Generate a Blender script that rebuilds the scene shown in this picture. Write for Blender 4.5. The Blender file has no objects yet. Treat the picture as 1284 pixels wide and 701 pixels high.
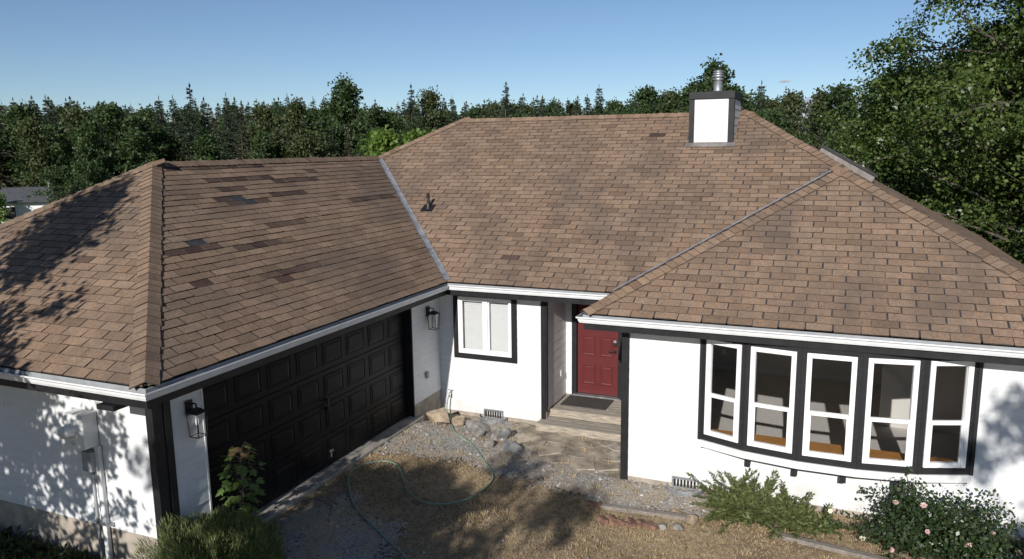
import bpy, math, random
import numpy as np
from mathutils import Matrix, Vector

# ------------------------------------------------------------------ camera, sky, sun, exposure
scene = bpy.context.scene
COL = scene.collection
R = math.radians
EZ = 2.75                                   # height of the eaves above the yard
CAM_H = 5.31
YAW, PIT, ROLL, FOC = -0.402, 0.170, -0.012, 961.37 / 1284 * 36.0

def camera():
    cd = bpy.data.cameras.new('camera'); cam = bpy.data.objects.new('camera', cd); COL.objects.link(cam)
    cy, sy, cp, sp = math.cos(YAW), math.sin(YAW), math.cos(PIT), math.sin(PIT)
    fw = Vector((sy * cp, cy * cp, -sp)); r = Vector((cy, -sy, 0)); u = r.cross(fw)
    cr, sr = math.cos(ROLL), math.sin(ROLL)
    r2 = r * cr + u * sr; u2 = u * cr - r * sr
    m = Matrix((r2, u2, -fw)).transposed().to_4x4(); m.translation = (0, 0, CAM_H)
    cam.matrix_world = m
    cd.sensor_width = 36; cd.lens = FOC; cd.clip_start = .05; cd.clip_end = 40000
    scene.camera = cam
    return fw, r2, u2
FW, CR, CU = camera()
SUN_TO = Vector((0.072, -1.0, 0.46)).normalized()      # towards the sun
SUN_EL = math.asin(SUN_TO.z); SUN_AZ = math.atan2(SUN_TO.x, SUN_TO.y)
world = bpy.data.worlds.new('World'); scene.world = world; world.use_nodes = True
wn = world.node_tree.nodes; wl = world.node_tree.links
sky = wn.new('ShaderNodeTexSky'); sky.sky_type = 'NISHITA'; sky.sun_disc = False
sky.sun_elevation = SUN_EL; sky.sun_rotation = SUN_AZ
sky.altitude = 50; sky.air_density = 0.75; sky.dust_density = 0.15; sky.ozone_density = 3.0
wl.new(sky.outputs[0], wn['Background'].inputs[0]); wn['Background'].inputs[1].default_value = 0.086
sd = bpy.data.lights.new('sun', 'SUN'); sd.energy = 4.9; sd.angle = R(0.53); sd.color = (1.0, .965, .91)
so = bpy.data.objects.new('sun', sd); COL.objects.link(so)
so.rotation_euler = SUN_TO.to_track_quat('Z', 'Y').to_euler(); so.location = (0, -40, 40)
vs = scene.view_settings
vs.view_transform = 'Standard'; vs.look = 'None'; vs.gamma = 1; vs.exposure = 0.08; vs.use_curve_mapping = False
scene.cycles.use_denoising = True
scene.cycles.volume_bounces = 2; scene.cycles.max_bounces = 8; scene.cycles.transparent_max_bounces = 10

rng = np.random.default_rng(11); random.seed(11)

# ------------------------------------------------------------------ materials
def new_mat(name):
    m = bpy.data.materials.new(name); m.use_nodes = True
    nt = m.node_tree; b = nt.nodes['Principled BSDF']
    return m, nt, b

def n_new(nt, kind, **kw):
    n = nt.nodes.new(kind)
    for k, v in kw.items(): setattr(n, k, v)
    return n

def ramp(nt, src, stops):
    r = n_new(nt, 'ShaderNodeValToRGB'); e = r.color_ramp.elements
    while len(e) < len(stops): e.new(.5)
    for i, (p, c) in enumerate(stops):
        e[i].position = p; e[i].color = (*c, 1)
    nt.links.new(src, r.inputs[0]); return r.outputs[0]

def mix(nt, fac, a, b, mode='MIX'):
    n = n_new(nt, 'ShaderNodeMix', data_type='RGBA', blend_type=mode)
    for i, v in ((0, fac), (6, a), (7, b)):
        if hasattr(v, 'is_linked'): nt.links.new(v, n.inputs[i])
        elif i == 0: n.inputs[0].default_value = v
        else: n.inputs[i].default_value = (*v, 1)
    return n.outputs[2]

def noise(nt, scale, detail=4, rough=.55, vec=None, stretch=None):
    if vec is None:
        vec = n_new(nt, 'ShaderNodeNewGeometry').outputs['Position']
    if stretch:
        mp = n_new(nt, 'ShaderNodeMapping'); mp.inputs['Scale'].default_value = stretch
        nt.links.new(vec, mp.inputs[0]); vec = mp.outputs[0]
    n = n_new(nt, 'ShaderNodeTexNoise'); n.inputs['Scale'].default_value = scale
    n.inputs['Detail'].default_value = detail; n.inputs['Roughness'].default_value = rough
    nt.links.new(vec, n.inputs['Vector']); return n.outputs[0]

def bump(nt, b, src, strength=.4, dist=.01):
    n = n_new(nt, 'ShaderNodeBump'); n.inputs['Strength'].default_value = strength; n.inputs['Distance'].default_value = dist
    nt.links.new(src, n.inputs['Height']); nt.links.new(n.outputs[0], b.inputs['Normal'])

def rnd(nt):
    """a random number per object and per loose piece"""
    a = n_new(nt, 'ShaderNodeObjectInfo').outputs['Random']; g = n_new(nt, 'ShaderNodeNewGeometry').outputs['Random Per Island']
    s = n_new(nt, 'ShaderNodeMath', operation='ADD'); nt.links.new(a, s.inputs[0]); nt.links.new(g, s.inputs[1])
    f = n_new(nt, 'ShaderNodeMath', operation='FRACT'); nt.links.new(s.outputs[0], f.inputs[0]); return f.outputs[0]

def simple(name, c, rough=.6, var=.12, scale=6., metal=0., bstr=.0, spec=.3, stretch=None):
    m, nt, b = new_mat(name)
    n = noise(nt, scale, 5, stretch=stretch)
    lo = tuple(x * (1 - var * 1.6) for x in c); hi = tuple(min(1, x * (1 + var * 1.2)) for x in c)
    nt.links.new(ramp(nt, n, [(.28, lo), (.72, hi)]), b.inputs['Base Color'])
    b.inputs['Roughness'].default_value = rough; b.inputs['Metallic'].default_value = metal
    b.inputs['Specular IOR Level'].default_value = spec
    if bstr: bump(nt, b, noise(nt, scale * 8, 3, stretch=stretch), bstr, .006)
    return m

M = {}
def shingle_mat(name, ca, cb, cc, stain):
    m, nt, b = new_mat(name)
    r = rnd(nt)
    base = ramp(nt, r, [(0, ca), (.35, cb), (.75, cc), (1, tuple(x * .8 for x in ca))])
    gran = noise(nt, 160, 2, .7)
    base = mix(nt, .55, base, ramp(nt, gran, [(.3, (.45, .43, .42)), (.7, (1.0, .98, .97))]), 'MULTIPLY')
    base = mix(nt, 1.0, base, (1.56, 1.51, 1.43), 'MULTIPLY')
    spk = noise(nt, 26, 4, .75)
    base = mix(nt, .8, base, ramp(nt, spk, [(.30, (.55, .53, .51)), (.52, (1.0, 1.0, 1.0)), (.72, (1.22, 1.2, 1.18))]), 'MULTIPLY')
    big = noise(nt, .75, 5, .6, stretch=(1.3, .55, .8))
    fac = ramp(nt, big, [(.46, (0, 0, 0)), (.66, (1, 1, 1))])
    mm = n_new(nt, 'ShaderNodeMath', operation='MULTIPLY'); nt.links.new(fac, mm.inputs[0]); mm.inputs[1].default_value = stain
    mid = noise(nt, 3.5, 5, .65, stretch=(1, .5, 1))
    mm2 = n_new(nt, 'ShaderNodeMath', operation='MULTIPLY'); nt.links.new(ramp(nt, mid, [(.45, (0, 0, 0)), (.75, (1, 1, 1))]), mm2.inputs[0]); mm2.inputs[1].default_value = .45
    col = mix(nt, mm2.outputs[0], base, (.10, .078, .062))
    col = mix(nt, mm.outputs[0], col, (.12, .096, .08))
    nt.links.new(col, b.inputs['Base Color']); b.inputs['Roughness'].default_value = .95; b.inputs['Specular IOR Level'].default_value = .15
    bump(nt, b, gran, .5, .004)
    return m
M['shingle'] = shingle_mat('shingle', (.172, .120, .087), (.200, .142, .104), (.230, .166, .123), .62)
M['shingle_worn'] = shingle_mat('shingle_worn', (.045, .029, .026), (.062, .040, .035), (.105, .072, .058), .3)
M['felt'] = simple('felt', (.045, .045, .05), .9, .3, 9)
M['cap'] = shingle_mat('cap', (.165, .115, .083), (.205, .146, .105), (.235, .17, .125), .4)
M['asphalt_edge'] = simple('asphalt_edge', (.075, .058, .047), .95, .2)
M['white'] = simple('white_paint', (.70, .70, .69), .5, .05, 2.2, bstr=.05)
M['white_board'] = simple('white_siding', (.70, .705, .71), .55, .05, 3.0, bstr=.25, stretch=(1, 1, 6))
def grimy(m):
    nt = m.node_tree; b = nt.nodes['Principled BSDF']; src = b.inputs['Base Color'].links[0].from_socket
    sp = n_new(nt, 'ShaderNodeSeparateXYZ'); nt.links.new(n_new(nt, 'ShaderNodeNewGeometry').outputs['Position'], sp.inputs[0])
    mr = n_new(nt, 'ShaderNodeMapRange'); mr.inputs[1].default_value = .75; mr.inputs[2].default_value = .05; nt.links.new(sp.outputs[2], mr.inputs[0])
    mu = n_new(nt, 'ShaderNodeMath', operation='MULTIPLY'); nt.links.new(mr.outputs[0], mu.inputs[0]); nt.links.new(ramp(nt, noise(nt, 5, 6, .7, stretch=(1, 1, .5)), [(.35, (0, 0, 0)), (.75, (.5, .5, .5))]), mu.inputs[1])
    c = mix(nt, mu.outputs[0], src, (.34, .28, .21))
    c = mix(nt, ramp(nt, noise(nt, 9, 4, .6, stretch=(1, 1, .06)), [(.52, (0, 0, 0)), (.8, (.12, .12, .12))]), c, (.45, .44, .42))
    nt.links.new(c, b.inputs['Base Color'])
grimy(M['white_board']); grimy(M['white'])
M['vinyl'] = simple('white_vinyl', (.82, .82, .82), .35, .02, 3)
M['gutter'] = simple('gutter_white', (.74, .75, .76), .4, .07, 5, stretch=(1, 1, 1))
M['black'] = simple('black_paint', (.016, .0155, .0175), .5, .25, 5, bstr=.1)
M['black_wood'] = simple('black_wood', (.02, .019, .021), .55, .3, 8, bstr=.5, stretch=(1, 1, 12))
M['door_black'] = simple('garage_black', (.0095, .0095, .0105), .45, .25, 3, bstr=.12, spec=.12)
M['red'] = simple('red_door', (.105, .0175, .018), .5, .06, 4, bstr=.05)
M['concrete'] = simple('concrete', (.34, .31, .27), .9, .25, 5, bstr=.4)
M['foundation'] = simple('foundation', (.36, .31, .26), .9, .25, 4, bstr=.4)
M['galv'] = simple('galvanised', (.42, .43, .45), .45, .2, 7, metal=.75)
M['valley'] = simple('valley_metal', (.27, .27, .285), .6, .3, 6, metal=.35)
M['dark_metal'] = simple('dark_metal', (.03, .03, .032), .45, .2, 9, metal=.4)
M['meter_grey'] = simple('meter_grey', (.30, .31, .32), .5, .1, 9)
M['interior'] = simple('interior_wall', (.55, .53, .50), .8, .04, 2)
M['carpet'] = simple('carpet', (.58, .56, .53), 1., .12, 30, bstr=.4)
M['seat_wood'] = simple('seat_wood', (.42, .20, .06), .35, .25, 4, stretch=(1, 9, 1))
M['blind'] = simple('blind', (.62, .63, .63), .6, .03)
M['mat'] = simple('door_mat', (.06, .055, .05), 1., .3, 40, bstr=.6)
M['bark'] = simple('bark', (.10, .085, .07), .9, .35, 6, bstr=.8, stretch=(2, 2, .5))
M['bark_pale'] = simple('bark_pale', (.30, .28, .25), .85, .35, 5, bstr=.5)
M['rock'] = simple('rock', (.27, .25, .23), .9, .35, 7, bstr=.7)
M['rock_tan'] = simple('rock_tan', (.36, .28, .20), .9, .35, 6, bstr=.7)
M['rock_dark'] = simple('rock_dark', (.17, .17, .17), .9, .3, 7, bstr=.7)
M['brick'] = simple('brick', (.22, .125, .09), .95, .45, 9, bstr=.6)
M['hose'] = simple('hose_green', (.20, .30, .225), .5, .12, 20)
M['deck'] = simple('weathered_deck', (.33, .295, .25), .9, .3, 5, bstr=.5, stretch=(1.2, 14, 14))
M['deck_tan'] = simple('raw_deck', (.36, .31, .25), .9, .35, 4, bstr=.5, stretch=(1.2, 12, 12))
M['edging'] = simple('edging_timber', (.24, .21, .18), .9, .3, 6, bstr=.6, stretch=(2, 14, 14))
M['skylight_frame'] = simple('skylight_frame', (.20, .18, .17), .6, .2)
M['roof_grey'] = simple('roof_grey', (.085, .088, .092), .9, .2, 4)
M['haze_blue'] = simple('mountain_haze_blue', (.45, .50, .58), .9, .3, .002)  # pale blue of distance haze painted into the mountain colour
M['cloud'] = bpy.data.materials.new('cloud_vapour'); M['cloud'].use_nodes = True
_nt = M['cloud'].node_tree; _nt.nodes.remove(_nt.nodes['Principled BSDF']); _pv = _nt.nodes.new('ShaderNodeVolumePrincipled')
_pv.inputs['Density'].default_value = .05; _pv.inputs['Color'].default_value = (.95, .95, .95, 1); _nt.links.new(_pv.outputs[0], _nt.nodes['Material Output'].inputs['Volume'])

def glass_mat(name, refl=.08, tint=(.97, .97, .97)):
    m, nt, b = new_mat(name); out = nt.nodes['Material Output']
    nt.nodes.remove(b)
    t = n_new(nt, 'ShaderNodeBsdfTransparent'); t.inputs[0].default_value = (*tint, 1)
    g = n_new(nt, 'ShaderNodeBsdfGlossy'); g.inputs['Roughness'].default_value = .01
    f = n_new(nt, 'ShaderNodeFresnel'); f.inputs['IOR'].default_value = 1.45
    x = n_new(nt, 'ShaderNodeMixShader')
    nt.links.new(f.outputs[0], x.inputs[0]); nt.links.new(t.outputs[0], x.inputs[1]); nt.links.new(g.outputs[0], x.inputs[2])
    nt.links.new(x.outputs[0], out.inputs[0]); return m
M['glass'] = glass_mat('window_glass')

def leaf_mat(name, cols, trans=.3, rough=.55, spec=.35):
    m, nt, b = new_mat(name); out = nt.nodes['Material Output']
    r = rnd(nt); n = noise(nt, .9, 3)
    c = ramp(nt, r, [(i / (len(cols) - 1), k) for i, k in enumerate(cols)])
    c = mix(nt, .5, c, ramp(nt, n, [(.3, (.6, .62, .6)), (.7, (1.35, 1.3, 1.2))]), 'MULTIPLY')
    nt.links.new(c, b.inputs['Base Color']); b.inputs['Roughness'].default_value = rough; b.inputs['Specular IOR Level'].default_value = spec
    t = n_new(nt, 'ShaderNodeBsdfTranslucent')
    nt.links.new(mix(nt, 1.0, c, (1.3, 1.5, .5), 'MULTIPLY'), t.inputs[0])
    x = n_new(nt, 'ShaderNodeMixShader'); x.inputs[0].default_value = trans
    nt.links.new(b.outputs[0], x.inputs[1]); nt.links.new(t.outputs[0], x.inputs[2]); nt.links.new(x.outputs[0], out.inputs[0])
    return m
M['leaf_dec'] = leaf_mat('leaf_broad', [(.034, .062, .022), (.053, .088, .030), (.074, .110, .040)])
M['leaf_dec2'] = leaf_mat('leaf_broad_olive', [(.050, .066, .026), (.074, .092, .036), (.098, .114, .048)])
M['leaf_con'] = leaf_mat('leaf_conifer', [(.021, .038, .020), (.032, .053, .026), (.046, .068, .034)], .12)
M['leaf_con2'] = leaf_mat('leaf_conifer_brown', [(.045, .052, .026), (.065, .066, .036), (.085, .080, .046)], .12)
M['leaf_big'] = leaf_mat('leaf_near', [(.040, .072, .016), (.072, .118, .028), (.115, .165, .042), (.155, .195, .06)], .38, .42, .5)
M['leaf_lime'] = leaf_mat('leaf_lime', [(.10, .17, .035), (.15, .23, .05), (.20, .27, .07)], .4)
M['leaf_shrub'] = leaf_mat('leaf_shrub', [(.072, .10, .034), (.115, .145, .05), (.17, .195, .08), (.25, .26, .13)], .25)
M['leaf_fern'] = leaf_mat('leaf_fern', [(.06, .088, .028), (.10, .125, .042), (.165, .175, .07)], .25)
M['leaf_rose'] = leaf_mat('leaf_rose', [(.022, .045, .018), (.04, .068, .026), (.07, .10, .04)], .2, .35, .5)
M['leaf_maple'] = leaf_mat('leaf_sapling', [(.07, .12, .03), (.11, .17, .045), (.15, .20, .06)], .35)
M['leaf_rust'] = leaf_mat('leaf_rust', [(.14, .09, .05), (.17, .12, .06)], .25)
M['leaf_weed'] = leaf_mat('leaf_weed', [(.03, .05, .02), (.06, .08, .03), (.10, .10, .05)], .2)
M['petal'] = leaf_mat('petal_pink', [(.70, .42, .48), (.78, .52, .55), (.82, .68, .66)], .3)
M['petal_pale'] = leaf_mat('petal_pale', [(.80, .72, .68), (.85, .80, .76)], .3)
M['straw'] = leaf_mat('dry_grass', [(.37, .27, .17), (.48, .365, .235), (.58, .465, .32), (.30, .205, .12)], .2, .8, .1)
M['litter'] = leaf_mat('dead_leaf', [(.10, .065, .04), (.20, .13, .075), (.30, .21, .13), (.40, .33, .24)], .1, .9, .1)
M['pebble'] = (lambda m, nt, b: (nt.links.new(ramp(nt, rnd(nt), [(0, (.14, .135, .13)), (.5, (.28, .265, .245)), (.85, (.40, .375, .345)), (1, (.55, .52, .47))]), b.inputs['Base Color']), b.inputs.__getitem__('Roughness').__setattr__('default_value', .9), m)[-1])(*new_mat('pebble'))

def ground_mat():
    m, nt, b = new_mat('dry_lawn')
    a = noise(nt, .8, 6, .62); f = noise(nt, 11, 5, .7); g = noise(nt, 60, 3, .7)
    c = ramp(nt, a, [(.30, (.22, .17, .12)), (.48, (.36, .285, .20)), (.68, (.47, .38, .275))])
    c = mix(nt, .75, c, ramp(nt, f, [(.32, (.42, .38, .34)), (.66, (1.25, 1.2, 1.12))]), 'MULTIPLY')
    c = mix(nt, .5, c, ramp(nt, g, [(.3, (.5, .48, .45)), (.7, (1.2, 1.18, 1.1))]), 'MULTIPLY')
    pos = n_new(nt, 'ShaderNodeNewGeometry').outputs['Position']
    ln = n_new(nt, 'ShaderNodeVectorMath', operation='LENGTH'); nt.links.new(pos, ln.inputs[0])
    far = n_new(nt, 'ShaderNodeMapRange'); far.inputs[1].default_value = 22; far.inputs[2].default_value = 40; nt.links.new(ln.outputs['Value'], far.inputs[0])
    gr = ramp(nt, a, [(.35, (.05, .065, .024)), (.65, (.10, .105, .045))])
    nt.links.new(mix(nt, far.outputs[0], c, gr), b.inputs['Base Color'])
    b.inputs['Roughness'].default_value = .98; b.inputs['Specular IOR Level'].default_value = .1
    bump(nt, b, f, .8, .03); return m
M['ground'] = ground_mat()
def gravel_mat(name, lo, hi, earth):
    m, nt, b = new_mat(name)
    pos = n_new(nt, 'ShaderNodeNewGeometry').outputs['Position']
    v = n_new(nt, 'ShaderNodeTexVoronoi'); v.inputs['Scale'].default_value = 42; nt.links.new(pos, v.inputs['Vector'])
    c = ramp(nt, v.outputs['Color'], [(.1, lo), (.9, hi)])
    e = noise(nt, 1.6, 6, .65)
    c = mix(nt, ramp(nt, e, [(.40, (0, 0, 0)), (.54, (1, 1, 1))]), c, earth)
    nt.links.new(c, b.inputs['Base Color']); b.inputs['Roughness'].default_value = .95
    bump(nt, b, v.outputs['Distance'], 1.0, -.012); return m
M['gravel'] = gravel_mat('gravel', (.18, .172, .16), (.41, .39, .36), (.36, .29, .21))
M['earth'] = simple('bare_earth', (.33, .28, .215), .98, .4, 3, bstr=.8)
M['flag'] = simple('flagstone', (.36, .305, .24), .98, .45, 3, bstr=.6)
M['flag2'] = simple('flagstone_grey', (.34, .30, .25), .98, .45, 4, bstr=.6)

# ------------------------------------------------------------------ mesh helpers
def mesh_np(name, V, F, mats, mi=None, smooth=False):
    """V (n,3); F list of (k,n) int arrays, each of one face size"""
    V = np.asarray(V, np.float32)
    me = bpy.data.meshes.new(name)
    Fs = [np.asarray(f, np.int32) for f in F if len(f)]
    nl = sum(f.size for f in Fs); nf = sum(len(f) for f in Fs)
    me.vertices.add(len(V)); me.vertices.foreach_set('co', V.ravel())
    me.loops.add(nl); me.loops.foreach_set('vertex_index', np.concatenate([f.ravel() for f in Fs]))
    me.polygons.add(nf)
    tot = np.concatenate([np.full(len(f), f.shape[1], np.int32) for f in Fs])
    st = np.concatenate([[0], np.cumsum(tot)[:-1]]).astype(np.int32)
    me.polygons.foreach_set('loop_start', st); me.polygons.foreach_set('loop_total', tot)
    for m in (mats if isinstance(mats, (list, tuple)) else [mats]): me.materials.append(m)
    if mi is not None: me.polygons.foreach_set('material_index', np.asarray(mi, np.int32))
    if smooth: me.polygons.foreach_set('use_smooth', np.ones(nf, bool))
    me.update(calc_edges=True); return me

class B:
    """collects boxes, prisms and tubes into one mesh"""
    def __init__(s): s.v = []; s.f = []; s.m = []; s.cur = 0
    def add(s, vs, fs):
        o = len(s.v); s.v += [tuple(v) for v in vs]; s.f += [tuple(i + o for i in f) for f in fs]; s.m += [s.cur] * len(fs); return s
    def box(s, x0, y0, z0, x1, y1, z1):
        x0, x1 = sorted((x0, x1)); y0, y1 = sorted((y0, y1)); z0, z1 = sorted((z0, z1))
        return s.add([(x0, y0, z0), (x1, y0, z0), (x1, y1, z0), (x0, y1, z0), (x0, y0, z1), (x1, y0, z1), (x1, y1, z1), (x0, y1, z1)],
                     [(0, 3, 2, 1), (4, 5, 6, 7), (0, 1, 5, 4), (1, 2, 6, 5), (2, 3, 7, 6), (3, 0, 4, 7)])
    def obox(s, o, u, v, w):
        """box from corner o along three edge vectors"""
        o, u, v, w = map(Vector, (o, u, v, w))
        p = [o, o + u, o + u + v, o + v]; p += [q + w for q in p]
        fs = [(0, 3, 2, 1), (4, 5, 6, 7), (0, 1, 5, 4), (1, 2, 6, 5), (2, 3, 7, 6), (3, 0, 4, 7)]
        if u.cross(v).dot(w) < 0: fs = [f[::-1] for f in fs]
        return s.add(p, fs)
    def tube(s, pts, rad, n=8, cap=True):
        pts = [Vector(p) for p in pts]
        if not hasattr(rad, '__len__'): rad = [rad] * len(pts)
        vs = []; a = None
        for i, p in enumerate(pts):
            t = (pts[min(i + 1, len(pts) - 1)] - pts[max(i - 1, 0)]).normalized()
            if a is None: a = t.cross(Vector((.31, .17, .93)) if abs(t.z) < .95 else Vector((1, 0, 0))).normalized()
            else: a = (a - t * a.dot(t)).normalized()
            b = t.cross(a)
            for k in range(n):
                q = 2 * math.pi * k / n; vs.append(p + (a * math.cos(q) + b * math.sin(q)) * rad[i])
        fs = [(i * n + k, i * n + (k + 1) % n, (i + 1) * n + (k + 1) % n, (i + 1) * n + k) for i in range(len(pts) - 1) for k in range(n)]
        if cap: fs += [tuple(range(n))[::-1], tuple(range((len(pts) - 1) * n, len(pts) * n))]
        return s.add(vs, fs)
    def lathe(s, c, prof, n=16):
        vs = []; c = Vector(c)
        for r, z in prof:
            for k in range(n):
                q = 2 * math.pi * k / n; vs.append(c + Vector((r * math.cos(q), r * math.sin(q), z)))
        fs = [(i * n + k, i * n + (k + 1) % n, (i + 1) * n + (k + 1) % n, (i + 1) * n + k) for i in range(len(prof) - 1) for k in range(n)]
        fs += [tuple(range(n))[::-1], tuple(range((len(prof) - 1) * n, len(prof) * n))]
        return s.add(vs, fs)
    def mesh(s, name, mats, smooth=False):
        me = bpy.data.meshes.new(name); me.from_pydata(s.v, [], s.f)
        for m in (mats if isinstance(mats, (list, tuple)) else [mats]): me.materials.append(m)
        if max(s.m, default=0): me.polygons.foreach_set('material_index', s.m)
        if smooth: me.polygons.foreach_set('use_smooth', [True] * len(s.f))
        me.update(); return me

def obj(name, me, parent=None, kind=None, label=None, cat=None, group=None, loc=None):
    if isinstance(me, tuple): me = me[0].mesh(name, *me[1:])
    o = bpy.data.objects.new(name, me); COL.objects.link(o)
    if parent: o.parent = parent
    if kind: o['kind'] = kind
    if label: o['label'] = label
    if cat: o['category'] = cat
    if group: o['group'] = group
    if loc: o.location = loc
    return o
def thing(name, label, cat, loc=(0, 0, 0), rz=0., group=None):
    o = obj(name, None, None, None, label, cat, group, loc); o.rotation_euler.z = rz; return o
def bevel(o, w=.006, seg=2):
    md = o.modifiers.new('bevel', 'BEVEL'); md.width = w; md.segments = seg; md.limit_method = 'ANGLE'; return o

def ss(t):
    t = np.clip(t, 0, 1); return t * t * (3 - 2 * t)
def gz(x, y):
    """height of the ground"""
    near = .2 * ss((-5.2 - x) / 1.8) * ss((12.9 - y) / 1.0)
    r = np.hypot(x + 5, y - 14)
    return near - 6.0 * ss((r - 26) / 60)

# ------------------------------------------------------------------ the ground
def build_ground():
    rr = np.concatenate([np.linspace(0, 30, 121), np.geomspace(31, 9000, 60)])
    n = 160; V = []; 
    a = np.linspace(0, 2 * np.pi, n, endpoint=False)
    for r in rr: V.append(np.stack([-4 + r * np.cos(a), 10 + r * np.sin(a), 0 * a], 1))
    V = np.concatenate(V)
    V[:, 2] = gz(V[:, 0], V[:, 1]) + .012 * np.sin(V[:, 0] * 3.1 + np.sin(V[:, 1] * 2)) * np.sin(V[:, 1] * 2.7) * (np.hypot(V[:, 0] + 4, V[:, 1] - 10) < 40) - .012
    i, k = np.meshgrid(np.arange(len(rr) - 1), np.arange(n), indexing='ij')
    F = np.stack([i * n + k, (i + 1) * n + k, (i + 1) * n + (k + 1) % n, i * n + (k + 1) % n], -1).reshape(-1, 4)
    obj('ground', mesh_np('ground', V, [F], M['ground'], smooth=True), kind='structure')
build_ground()

def inside(poly, x, y):
    c = np.zeros(np.shape(x), bool); n = len(poly)
    for i in range(n):
        (x0, y0), (x1, y1) = poly[i], poly[(i + 1) % n]
        if y0 == y1: continue
        c ^= ((y0 > y) != (y1 > y)) & (x < (x1 - x0) * (y - y0) / (y1 - y0) + x0)
    return c
def wobble(poly, step=.25, amp=.09):
    out = []
    for i in range(len(poly)):
        a, b = np.array(poly[i]), np.array(poly[(i + 1) % len(poly)]); L = np.hypot(*(b - a)); n = max(1, int(L / step))
        for k in range(n):
            q = a + (b - a) * k / n
            if k: q = q + rng.normal(0, amp, 2)
            out.append(tuple(q))
    return out
def sheet(name, poly, mat, lift, cell=.04, kind='structure'):
    """an irregular patch that follows the ground"""
    P = np.array(poly); x0, y0 = P.min(0); x1, y1 = P.max(0)
    gx = np.arange(x0, x1 + cell, cell); gy = np.arange(y0, y1 + cell, cell)
    X, Y = np.meshgrid(gx, gy, indexing='ij'); V = np.stack([X, Y, gz(X, Y) + lift], -1).reshape(-1, 3)
    ny = len(gy); i, k = np.meshgrid(np.arange(len(gx) - 1), np.arange(ny - 1), indexing='ij')
    xx, yy = gx[i] + cell / 2, gy[k] + cell / 2
    wob = lambda a, b, c: .16 * np.sin(a * 5.1 + c) * np.sin(b * 4.3 + 2 * c) + .09 * np.sin(a * 13 + 3 * c) * np.sin(b * 11 + c)
    ok = inside(poly, xx + wob(xx, yy, 1.) + rng.normal(0, .075, xx.shape), yy + wob(yy, xx, 2.) + rng.normal(0, .075, xx.shape))
    F = np.stack([i * ny + k, (i + 1) * ny + k, (i + 1) * ny + k + 1, i * ny + k + 1], -1)[ok]
    return obj(name, mesh_np(name, V, [F], mat, smooth=True), kind=kind)
GRAVEL = wobble([(-7.22, 13.2), (-7.2, 10.75), (-6.95, 10.5), (-6.2, 10.85), (-5.7, 11.05), (-5.15, 11.0), (-4.43, 10.9), (-3.7, 10.65), (-3.17, 10.5), (-2.47, 10.5),
                 (-1.56, 10.6), (-1.2, 11.42), (-2.9, 11.42), (-3.51, 11.5), (-4.34, 11.8), (-5.07, 12.1), (-5.3, 13.2)])
DRIVE = wobble([(-6.9, 7.4), (-6.85, 8.7), (-6.5, 9.1), (-6.2, 8.75), (-5.6, 8.9), (-5.3, 8.3), (-5.0, 7.2), (-5.2, 5), (-6.8, 5)])
EARTH = wobble([(-5.5, 13.2), (-3.0, 13.2), (-2.98, 11.5), (-3.6, 11.4), (-4.5, 11.75), (-5.2, 12.1)])
sheet('gravel_path', GRAVEL, M['gravel'], .012)
sheet('driveway', DRIVE, M['gravel'], .012)
sheet('bare_earth', EARTH, M['earth'], .018)

# ------------------------------------------------------------------ the house: roof
PT = .583
IN = .10                                                   # the shingles stop short of the gutter lip
X1, X2, XL, XR, YE, YB, YG, YW = -6.727 - IN, -3.598 + IN, -14.807 + IN, 3.673 - IN, 12.744 + IN, 23.983 - IN, 5.726 + IN, 10.935 + IN
RZ = EZ + PT * IN
WL_, WR_, DM = (X1 - XL) / 2, (XR - X2) / 2, (YB - YE) / 2
pt = dict(A=(X1, YE, 0), B=(X2, YE, 0), C=(X2, YW, 0), D=(X1, YG, 0), E=(XL + WL_, YG + WL_, PT * WL_), F=(XL + WL_, YE + WL_, PT * WL_),
          G=(XL + DM, YE + DM, PT * DM), H=(XR - DM, YE + DM, PT * DM), I=(X2 + WR_, YW + WR_, PT * WR_), J=(XL, YG, 0), K=(XR, YW, 0),
          V=(X2 + WR_, YE + WR_, PT * WR_), P=(XR, YB, 0), Q=(XL, YB, 0))
pt = {k: Vector((x, y, z + RZ)) for k, (x, y, z) in pt.items()}
# helper points that cut the two side slopes into convex pieces
pt['S'] = Vector((XL, pt['F'].y, RZ)); pt['T'] = Vector((XR, pt['V'].y, RZ))
house = thing('ranch_house', 'white single-storey house with brown shingled hip roof, black trim and red front door', 'house')
planes = [('A', 'B', 'V', 'H', 'G', 'F'), ('D', 'A', 'F', 'E'), ('J', 'D', 'E'), ('C', 'K', 'I'), ('B', 'C', 'I', 'V'),
          ('T', 'P', 'H', 'V'), ('K', 'T', 'V', 'I'), ('P', 'Q', 'G', 'H'), ('Q', 'S', 'F', 'G'), ('S', 'J', 'E', 'F')]
bm = B()
for pl in planes: bm.add([pt[k] for k in pl], [tuple(range(len(pl)))])
roof = obj('roof', bm.mesh('roof', M['felt']), house)

def proj_px(X):
    d = Vector(X) - Vector((0, 0, CAM_H)); z = d.dot(FW)
    return (642 + 961.37 * d.dot(CR) / z, 350.5 - 961.37 * d.dot(CU) / z, z)

def clip(poly, cv):
    """Sutherland-Hodgman against a convex ccw polygon (2-D)"""
    for i in range(len(cv)):
        (ax, ay), (bx, by) = cv[i], cv[(i + 1) % len(cv)]
        sd_ = lambda p: (bx - ax) * (p[1] - ay) - (by - ay) * (p[0] - ax)
        out = []
        for j in range(len(poly)):
            p, q = poly[j], poly[(j + 1) % len(poly)]; dp, dq = sd_(p), sd_(q)
            if dp >= 0: out.append(p)
            if (dp >= 0) != (dq >= 0):
                t = dp / (dp - dq); out.append((p[0] + (q[0] - p[0]) * t, p[1] + (q[1] - p[1]) * t))
        poly = out
        if len(poly) < 3: return []
    return poly

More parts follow.
